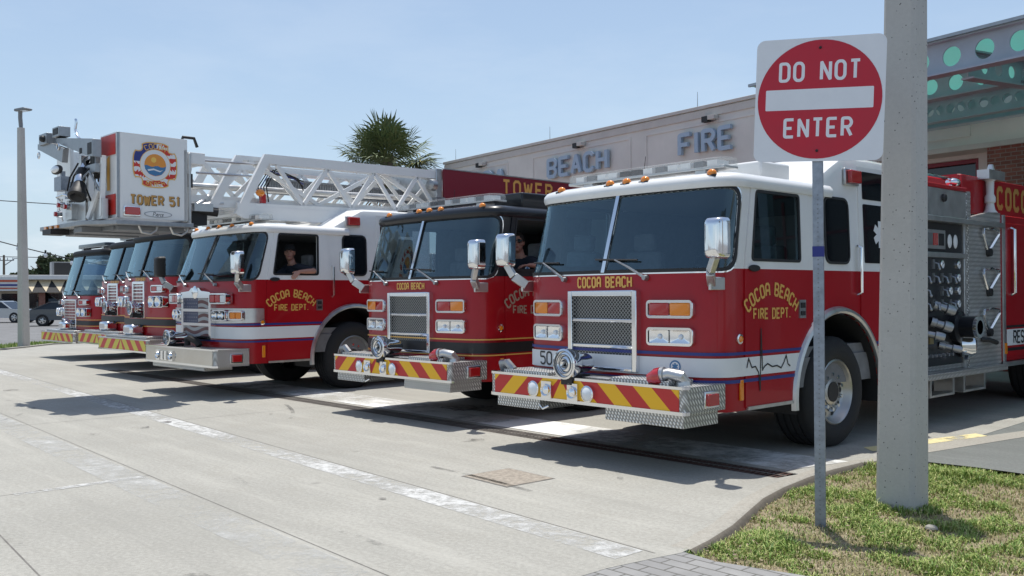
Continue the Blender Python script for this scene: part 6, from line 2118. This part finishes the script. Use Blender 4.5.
# ------------------------------------------------------------------ palm
def palm():
    root = thing('palm_tree', 'bushy fan palm rising behind the white ladder left of the station roof', 'palm', (-23.3, 14.6, -.1))
    t = MB('bark'); t.tube([(0, 0, 0), (.05, .02, 2.), (.1, 0, 4.5), (.05, 0, 6.9)], [.24, .19, .18, .23], 12); t.build('trunk', root, 50)
    g = random.Random(5)
    cr = MB('green_frond', 'yellow_frond', 'dead_frond')
    c0 = V((.05, 0, 6.45))
    for i in range(78):
        az = g.uniform(0, 2 * math.pi); k = i / 77.
        el = R(64 - 98 * k + g.uniform(-18, 18))
        L = g.uniform(.9, 1.45)
        d = V((math.cos(az) * math.cos(el), math.sin(az) * math.cos(el), math.sin(el)))
        q = c0 + d * L + V((0, 0, -.10 * L * math.cos(el)))
        mt = 'green_frond'
        if k > .55 and g.random() < .22: mt = 'yellow_frond'
        if k > .84 and g.random() < .5: mt = 'dead_frond'
        cr.mat(mt)
        cr.tube([c0, c0.lerp(q, .5) + V((0, 0, .05)), q], [.022, .016, .012], 4)
        s = d.cross(V((0, 0, 1)))
        if s.length < .1: s = V((1, 0, 0))
        s.normalize(); nn = s.cross(d)
        R_ = g.uniform(.9, 1.3)
        nl = 21
        for j in range(nl):
            th = R(-118 + 236 * j / (nl - 1)) + g.uniform(-.04, .04)
            dd = (d * math.cos(th) + s * math.sin(th) + nn * .18 * math.cos(th * 1.3)).normalized()
            ll = R_ * (1 - .22 * abs(th) / 2.0) * g.uniform(.85, 1.08)
            e1 = q + dd * ll * .62; e2 = q + dd * ll + V((0, 0, -g.uniform(.06, .26) * ll))
            wv = nn.cross(dd).normalized() * .034 + nn * g.uniform(-.012, .012)
            cr.add([q, e1 + wv, e2, e1 - wv], [(0, 1, 2, 3)])
    # old leaf stubs
    cr.mat('dead_frond')
    for i in range(30):
        az = g.uniform(0, 6.28); d = V((math.cos(az), math.sin(az), g.uniform(-.3, .7))).normalized(); cr.tube([c0 + V((0, 0, -.5 * g.random())), c0 + d * .45 + V((0, 0, -.3))], [.03, .012], 4)
    me = bpy.data.meshes.new('crown'); me.from_pydata(cr.v, [], cr.f); me.polygons.foreach_set('material_index', cr.m); finish('crown', me, cr.mats, root, 0)
palm()

# ------------------------------------------------------------------ far shops, cars, trees, wires
M('shop_cream', (.55, .47, .36), .85, 0, 0, .08); M('shop_white', (.66, .66, .64), .7, 0, 0, .05); M('sign_red_band', (.50, .10, .05), .6); M('awning_cream', (.62, .52, .36), .8); M('awning_dark', (.03, .03, .032), .8)
M('car_silver', (.42, .44, .46), .25, .6, .8); M('car_grey', (.06, .075, .09), .25, .5, .9); M('car_dark', (.012, .013, .015), .25, .2, .9); M('box_blue', (.03, .10, .24), .5)
def far_shop():
    # stands across the parking lot, facing it
    c = pix(40, 300, 82.); c.z = 0
    d = V((c.x - CAM.x, c.y - CAM.y, 0)).normalized(); ang = math.atan2(d.y, d.x) - math.pi / 2
    root = thing('shop_building', 'low strip shop with striped sign band and zigzag awning across the parking lot', 'building', (c.x, c.y, -.12), ang + R(4))
    root.scale = (1, 1, .78)
    w = MB('shop_cream'); w.box(-30, 12, 0, 14, 0, 4.0); w.build('wall', root)
    r = MB('shop_white'); r.box(-30.2, 12.2, -.6, 14.2, 4.0, 4.5); r.build('roof', root, 35, .03)
    s = MB('shop_white'); s.box(-30, -1., -.75, -.3, 2.75, 4.25); so = s.build('sign_band', root)
    st = MB('sign_red_band'); st.box(-30, -1., -.775, -.752, 3.72, 3.95); st.box(-30, -1., -.775, -.752, 2.95, 3.1); st.mat('blue_vinyl'); st.box(-30, -1., -.775, -.752, 3.28, 3.48); st.build('sign_stripe', so)
    aw = MB('awning_dark'); aw.prism([(-1.3, 2.55), (-.02, 3.9), (-.02, 2.55)], 0, -1.0, 8.5)
    aw.mat('awning_cream')
    for k in range(9):
        x = -.7 + k * 1.08
        aw.add([(x - .52, -.06, 3.92), (x + .52, -.06, 3.92), (x, -1.32, 2.62)], [(0, 1, 2)])
    aw.build('awning', root, 0)
    g = MB('store_glass')
    for k in range(-9, 4): g.box(k * 3.1 + .15, k * 3.1 + 2.9, -.03, -.003, .35, 2.45)
    g.build('shop_window', root)
    p = MB('red_brick')
    for x in (-12., -6.1, .1, 6.3): p.box(x - .25, x + .25, -.8, -.35, 0, 2.75); p.build('brick_pier', root); p = MB('red_brick')
    a = MB('steel_grey'); a.box(1.1, 3.4, 2.2, 4.2, 4.5, 6.1); a.mat('dark_trim'); a.box(1.3, 3.2, 2.17, 2.199, 4.6, 6.0); a.build('rooftop_unit', root, 35, .04)
    a = MB('box_blue'); a.box(3.7, 6.2, 2.6, 4.5, 4.5, 5.9); a.build('rooftop_box', root, 35, .04)
    a = MB('shop_cream'); a.box(5.5, 12, 3, 12, 4.5, 6.3); a.mat('shop_white'); a.box(5.3, 12.1, 2.8, 12.1, 6.3, 6.5); a.build('upper_storey', root)
far_shop()

def car(name, label, cat, pos, rz, paint, tall=0., group=None):
    root = thing(name, label, cat, pos, rz, group)
    L, W, h = 4.7, .88, .55 + tall * .4
    zs = .78 + tall * .3
    prof = [(-2.3, .32), (-2.33, .55), (-2.2, .72 + tall * .2), (-1.1, zs + .10), (1.4, zs + .14), (2.15, zs + .10), (2.32, .72), (2.3, .34)]
    b = MB(paint)
    n = len(prof)
    ws = [W * .94, W, W, W * .93]
    vs = []
    for sx, k in ((-1, .93), (-1, 1), (1, 1), (1, .93)):
        for x, z in prof:
            zz = z if abs(k) == .93 else z * .93 + .02
            vs.append((x, sx * W * k, z if k == 1 else (z + .04 if z > .7 else z)))
    fs = [(r_ * n + i, r_ * n + (i + 1) % n, (r_ + 1) * n + (i + 1) % n, (r_ + 1) * n + i) for r_ in range(3) for i in range(n)] + [tuple(range(n))[::-1], tuple(range(3 * n, 4 * n))]
    b.add(vs, fs); b.build('body', root, 40, .05)
    top = zs + h
    gp = [(-1.25, zs + .08), (-.45, top), (1.0, top + .0), (1.95 if not tall else 2.1, zs + .12)]
    g = MB('dark_glass')
    vs = []
    for sx in (-1, 1):
        for x, z in gp: vs.append((x, sx * (W * .93 if z < zs + .2 else W * .72), z))
    g.add(vs, [(0, 1, 2, 3), (7, 6, 5, 4), (0, 4, 5, 1), (1, 5, 6, 2), (2, 6, 7, 3), (0, 3, 7, 4)]); g.build('windows', root, 20, .03)
    r = MB(paint); r.prism(rpoly([(-.5, top - .03), (1.05, top - .03), (.95, top + .05), (-.35, top + .05)], .04, 3), 1, -W * .74, W * .74)
    for sx in (-1, 1):
        for (a, c_) in ((gp[0], gp[1]), ((.35, zs + .1), (.3, top)), (gp[3], gp[2])):
            r.bar((a[0], sx * W * .935, a[1]), (c_[0], sx * W * .725, c_[1]), .07, .05)
    r.build('roof', root, 40)
    for x in (-1.42, 1.38):
        for sx in (-1, 1):
            w_ = bpy.data.objects.new('wheel', None); COL.objects.link(w_); w_.parent = root; w_.location = (x, sx * (W - .08), .33)
            t = MB('rubber'); t.lathe([(.2, .02), (.27, .05), (.33, .02), (.34, -.05), (.34, -.15), (.2, -.18)], (0, 0, 0), (0, sx, 0), 24); t.build('tyre', w_, 40)
            t = MB('aluminium'); t.lathe([(.21, .03), (.2, .0), (.06, .03), (0, .035)], (0, 0, 0), (0, sx, 0), 20)
            t.mat('dark_trim')
            for k in range(5):
                a = 2 * math.pi * k / 5; t.bar((.08 * math.cos(a), sx * .032, .08 * math.sin(a)), (.17 * math.cos(a), sx * .02, .17 * math.sin(a)), .05, .01, up=(0, 1, 0))
            t.build('rim', w_, 40)
    for sx in (-1, 1):
        l = MB('clear_lens'); l.box(-2.34, -2.2, sx * .62 - .16, sx * .62 + .16, .60, .70); l.build('headlight', root, 35, .02)
        l = MB('red_lens'); l.box(2.2, 2.34, sx * .62 - .18, sx * .62 + .18, .68, .80); l.build('tail_lamp', root, 35, .02)
    return root
def cpos(u, v):
    d = Fw + Rt * ((u - 512) / f_px) - Up * ((v - 288) / f_px); k = (-.12 - CAM.z) / d.z
    p = CAM + d * k; return (p.x, p.y, -.12)
va = math.atan2(Rt.y, Rt.x)
p = cpos(2, 322.5); car('parked_car', 'silver sedan parked left of the tall lamp post', 'car', p, va + R(172), 'car_silver', 0, 'cars parked across the lot')
p = cpos(72, 325.5); car('parked_car', 'dark grey sedan parked right of the lamp post, ahead of the farthest fire engine', 'car', p, va + R(196), 'car_grey', 0, 'cars parked across the lot')
p = cpos(36, 315.3); car('parked_car', 'black off-roader parked behind the grey sedan under the zigzag awning', 'car', p, va + R(15), 'car_dark', .9, 'cars parked across the lot')
p = cpos(-8, 316.5); car('parked_car', 'black car in the back row at the left picture edge behind the silver sedan', 'car', p, va + R(170), 'car_dark', .15, 'cars parked across the lot')

def far_tree(label, u, dep, w_, h, seed):
    c = pix(u, 296, dep); g = random.Random(seed)
    root = thing('tree', label, 'tree', (c.x, c.y, -.12), 0, 'trees beyond the shop')
    t = MB('bark'); t.tube([(0, 0, 0), (.1, 0, h * .5), (0, .1, h * .8)], [.3, .22, .08], 8)
    for k in range(6):
        a = k * 1.05; t.tube([(0, 0, h * (.35 + .05 * k)), (math.cos(a) * w_ * .45, math.sin(a) * w_ * .45, h * (.6 + .05 * k))], [.12, .04], 5)
    t.build('trunk', root, 50)
    cr = MB('tree_leaf'); 
    cl = [(V((g.gauss(0, .34) * w_, g.gauss(0, .34) * w_, h * g.uniform(.45, .92))), g.uniform(.12, .24) * w_) for _ in range(26)]
    for c_, r_ in cl:
        for k in range(150):
            d = V((g.gauss(0, 1), g.gauss(0, 1), g.gauss(0, .7))); d = d.normalized() * r_ * g.random() ** .4
            p_ = c_ + d; 
            if p_.z < .4: continue
            e = V((g.uniform(-1, 1), g.uniform(-1, 1), g.uniform(-1, 1))).normalized() * .28; f = e.cross(V((g.uniform(-1, 1), g.uniform(-1, 1), g.uniform(-1, 1)))).normalized() * .18
            cr.add([p_ - e, p_ + f, p_ + e, p_ - f], [(0, 1, 2, 3)])
    me = bpy.data.meshes.new('crown'); me.from_pydata(cr.v, [], cr.f); finish('crown', me, cr.mats, root, 0)
for i, (lab, u, dep, w_, h) in enumerate((('broad dark green tree with the highest crown behind the shop roof', 48, 112, 4.2, 6.6), ('rounded olive tree behind the blue rooftop box', 60, 118, 3.6, 7.2), ('low dark tree showing just right of the lamp post', 27, 110, 2.8, 4.6),
        ('dark tree mostly hidden by the farthest fire engine', 84, 116, 4.5, 6.3), ('low tree partly hidden behind the lamp post', 14, 125, 3., 4.2))):
    far_tree(lab, u, dep, w_, h, 40 + i)
def util_pole(u, dep, h, lab):
    c = pix(u, 296, dep); r = thing('utility_pole', lab, 'pole', (c.x, c.y, -.12), math.atan2(Rt.y, Rt.x))
    m = MB('bark'); m.cyl((0, 0, 0), (0, 0, h), .16, .11, 10); m.build('post', r, 40)
    m = MB('steel_grey'); m.bar((-1.1, 0, h - .6), (1.1, 0, h - .6), .1); m.build('crossarm', r)
    for x in (-1., -.4, .4, 1.): q = MB('dull_metal'); q.cyl((x, 0, h - .55), (x, 0, h - .3), .05, .04, 8); q.build('insulator', r, 40)
    m = MB('dull_metal'); m.tube([(0, 0, h - 1.2), (1.2, 0, h - .4), (1.8, 0, h - .4)], .05, 6); m.box(1.6, 2.2, -.12, .12, h - .46, h - .36); m.build('street_light', r, 40)
    return c
util_pole(4, 105, 6.3, 'thin utility pole with crossarm and street light at the far left edge')
def wire(pts, r_, lab, name='power_cable', sag=0, bulbs=0):
    P = []
    a, b = V(pts[0]), V(pts[1])
    for i in range(25):
        t = i / 24; q = a.lerp(b, t); q.z -= sag * 4 * t * (1 - t); P.append(q)
    m = MB('dark_trim'); m.tube(P, r_, 5); o = m.build(name, None, 60)
    tag(o, lab, 'cable')
    return o, P
wire((pix(-40, 198, 60), pix(330, 222, 60)), .028, 'thin overhead power cable crossing behind the rescue basket')
wire((pix(-30, 233, 52), pix(175, 276, 52)), .030, 'sagging string light cable above the parking lot', 'string_light_cable', .25)
for i, (u, v) in enumerate(((18, 243.5), (45.5, 250.5), (72, 258.))):
    p_ = pix(u, v, 52)
    m = MB('dark_trim'); m.cyl(p_ + V((0, 0, .02)), p_ + V((0, 0, -.16)), .05, .06, 8); m.mat('clear_lens'); m.ball(p_ + V((0, 0, -.27)), .10, .10, .13)
    tag(m.build('light_bulb', None, 50), ('bulb hanging from the string light cable left of the lamp post' if i == 0 else 'bulb hanging from the string light cable between lamp post and trees' if i == 1 else 'bulb hanging from the string light cable just left of the black engine cab'), 'bulb', 'bulbs on the string light cable')
wire((pix(-40, 256, 80), pix(300, 262, 80)), .03, 'straight low overhead cable above the shop roof')

# grass strip, kerb and lot at the far left
gs = [(-22.6, .05), (-23.5, 1.05), (-24.6, 2.25), (-26.02, 3.55), (-26.02, 9), (-28.6, 9), (-28.6, 4), (-27.6, 2.6), (-26.6, 0), (-25.6, -6), (-22.6, -6)]
M('verge_green', (.12, .16, .045), .95, 0, 0, .5, 3, .8, 40)
sheet('grass_verge', gs, -.02, 'verge_green')
kb = MB('concrete_curb'); kp = [(-22.6, -6), (-22.6, .05), (-23.5, 1.05), (-24.6, 2.25), (-26.02, 3.55), (-26.02, 9)]
for a, b in zip(kp, kp[1:]): kb.bar((a[0], a[1], -.02), (b[0], b[1], -.02), .16, .12)
tag(kb.build('kerb', smooth=0), kind='structure')
bt = MB('grass_blade'); g = random.Random(3)
for k in range(16000):
    x, y = g.uniform(-28.6, -22.6), g.uniform(-3, 9)
    if not pin((x, y), gs): continue
    a = g.uniform(0, 6.28); h = g.uniform(.03, .10); s = V((math.cos(a), math.sin(a), 0)) * .012; p_ = V((x, y, -.02)); bt.add([p_ - s, p_ + s, p_ + V((g.uniform(-.04, .04), g.uniform(-.04, .04), h))], [(0, 1, 2)])
me = bpy.data.meshes.new('grass'); me.from_pydata(bt.v, [], bt.f); tag(finish('verge_grass', me, bt.mats, None, 0), 'green grass on the narrow verge at the foot of the lamp post', 'grass', None, 'stuff')

# ------------------------------------------------------------------ the trucks
M('roof_cream', (.60, .59, .55), .4, 0, .5); M('letter_faint', (.40, .33, .24), .45, .2)
GRP = 'fire trucks parked in a row'
t1, cab1 = fire_truck('fire_engine', 'nearest red fire engine with white cab roof, chevron bumper and the number 50', 'fire truck', (0, 0, 0), -1.1,
    dict(number='50', seal=True, ecg=True, length=10.6, wtrim=True, roofbox=(.35, 1.0, 1.45, 1.95, .16, 'white_paint')), GRP)
engine_body(t1, 10.6)
t2, cab2 = fire_truck('fire_engine', 'red fire engine with black cab roof, black stripe and chevron bumper, second from the right', 'fire truck', (-3.575, .453, 0), .16,
    dict(top='black_paint', stripe='black', length=9.5, door_open=True, wtrim=True, hi=False, fts=.82, roofbox=(.45, 1.05, 1.3, 1.9, .18, 'black_paint'), tcol='letter_faint'), GRP)
plain_body(t2, 9.5)
t3, cab3 = fire_truck('ladder_truck', 'white roofed tower ladder truck with chrome bumper, flag grille and rescue basket', 'fire truck', (-8.3, -.1, 0), 1.2,
    dict(style='flag', bumper='plain', length=11.0, door_open=True, zb=1.765, zt=2.52, belt=1.765, rake=.30, stripe_z=(.82, .845, .87, 1.05, 1.075, 1.105), bz=(.47, .735), fts=.6, ftz=1.71, front_text=False, hi=False,
         markers=(-.9, -.4, .0, .4, .92)), GRP)
plain_body(t3, 11.0, 2.3)
aerial(t3)
low = dict(style='bars', stripe='black', cols=('sign_red', 'lime_yellow'), hi=False, raised=False, lettering=False, fts=.7, antenna=False, markers=())
t4, _ = fire_truck('fire_engine', 'red engine with black cab top and tall chrome grille, directly beside the ladder truck', 'fire truck', (-12.05, .45, 0), 0,
    dict(low, mirror=None, zb=1.90, zt=2.62, belt=1.90, bar_dark=True, top='black_matte', stripe_z=(.95, .965, .98, 1.09, 1.11, 1.125), ftz=1.845, lz=1.42, bz=(.50, .74), length=9.4), GRP); plain_body(t4, 9.4)
t5, _ = fire_truck('fire_engine', 'red engine half hidden under the rescue basket, second from the left', 'fire truck', (-14.85, 1.0, 0), 0,
    dict(low, mirror=None, zb=1.88, zt=2.62, belt=1.88, bar_dark=True, top='black_matte', stripe_z=(.95, .965, .98, 1.09, 1.11, 1.125), ftz=1.83, lz=1.40, bz=(.50, .74), length=9.4), GRP); plain_body(t5, 9.4)
t6, _ = fire_truck('fire_engine', 'leftmost red engine with black cab top and chrome front, farthest from the road sign', 'fire truck', (-18.6, 1.35, 0), 0,
    dict(low, mirror=None, zb=1.56, zt=2.58, belt=1.56, bar_dark=True, top='black_matte', front_text=False, gx=(-.42, .42), gz=(.72, 1.45), lz=1.14, stripe_z=(.80, .815, .83, .93, .95, .965), bz=(.42, .66), sz=.86, length=8.8), GRP); plain_body(t6, 8.8)

# ------------------------------------------------------------------ the drivers
def frame_of(t):
    return Matrix.Translation(t.location) @ Matrix.Rotation(t.rotation_euler.z, 4, 'Z')
person(frame_of(t2), 'driver in dark shirt and sunglasses leaning an arm out of the black-topped engine', (.86, 1.40, 2.17), R(40),
       [((1.03, 1.47, 1.925), (1.22, 1.56, 1.86), (1.17, 1.30, 1.875), (-.25, -1, -.05), (0, -.1, -1)), ((.69, 1.47, 1.925), (.60, 1.32, 1.68), (.66, 1.10, 1.74), (.1, -1, .1), (0, -.2, -1))], False, True, (0, 0, 0))
person(frame_of(t3), 'driver in dark cap and T-shirt with a forearm resting on the ladder truck window', (.86, 1.46, 2.20), R(52),
       [((1.03, 1.53, 1.955), (1.24, 1.66, 1.905), (1.265, 1.39, 1.89), (.10, -.8, -.55), (-.75, .0, -.7)), ((.69, 1.53, 1.955), (.82, 1.22, 1.80), (.98, 1.06, 1.90), (.3, -1, .1), (0, -.2, -1))], True, False, (0, 0, 0))
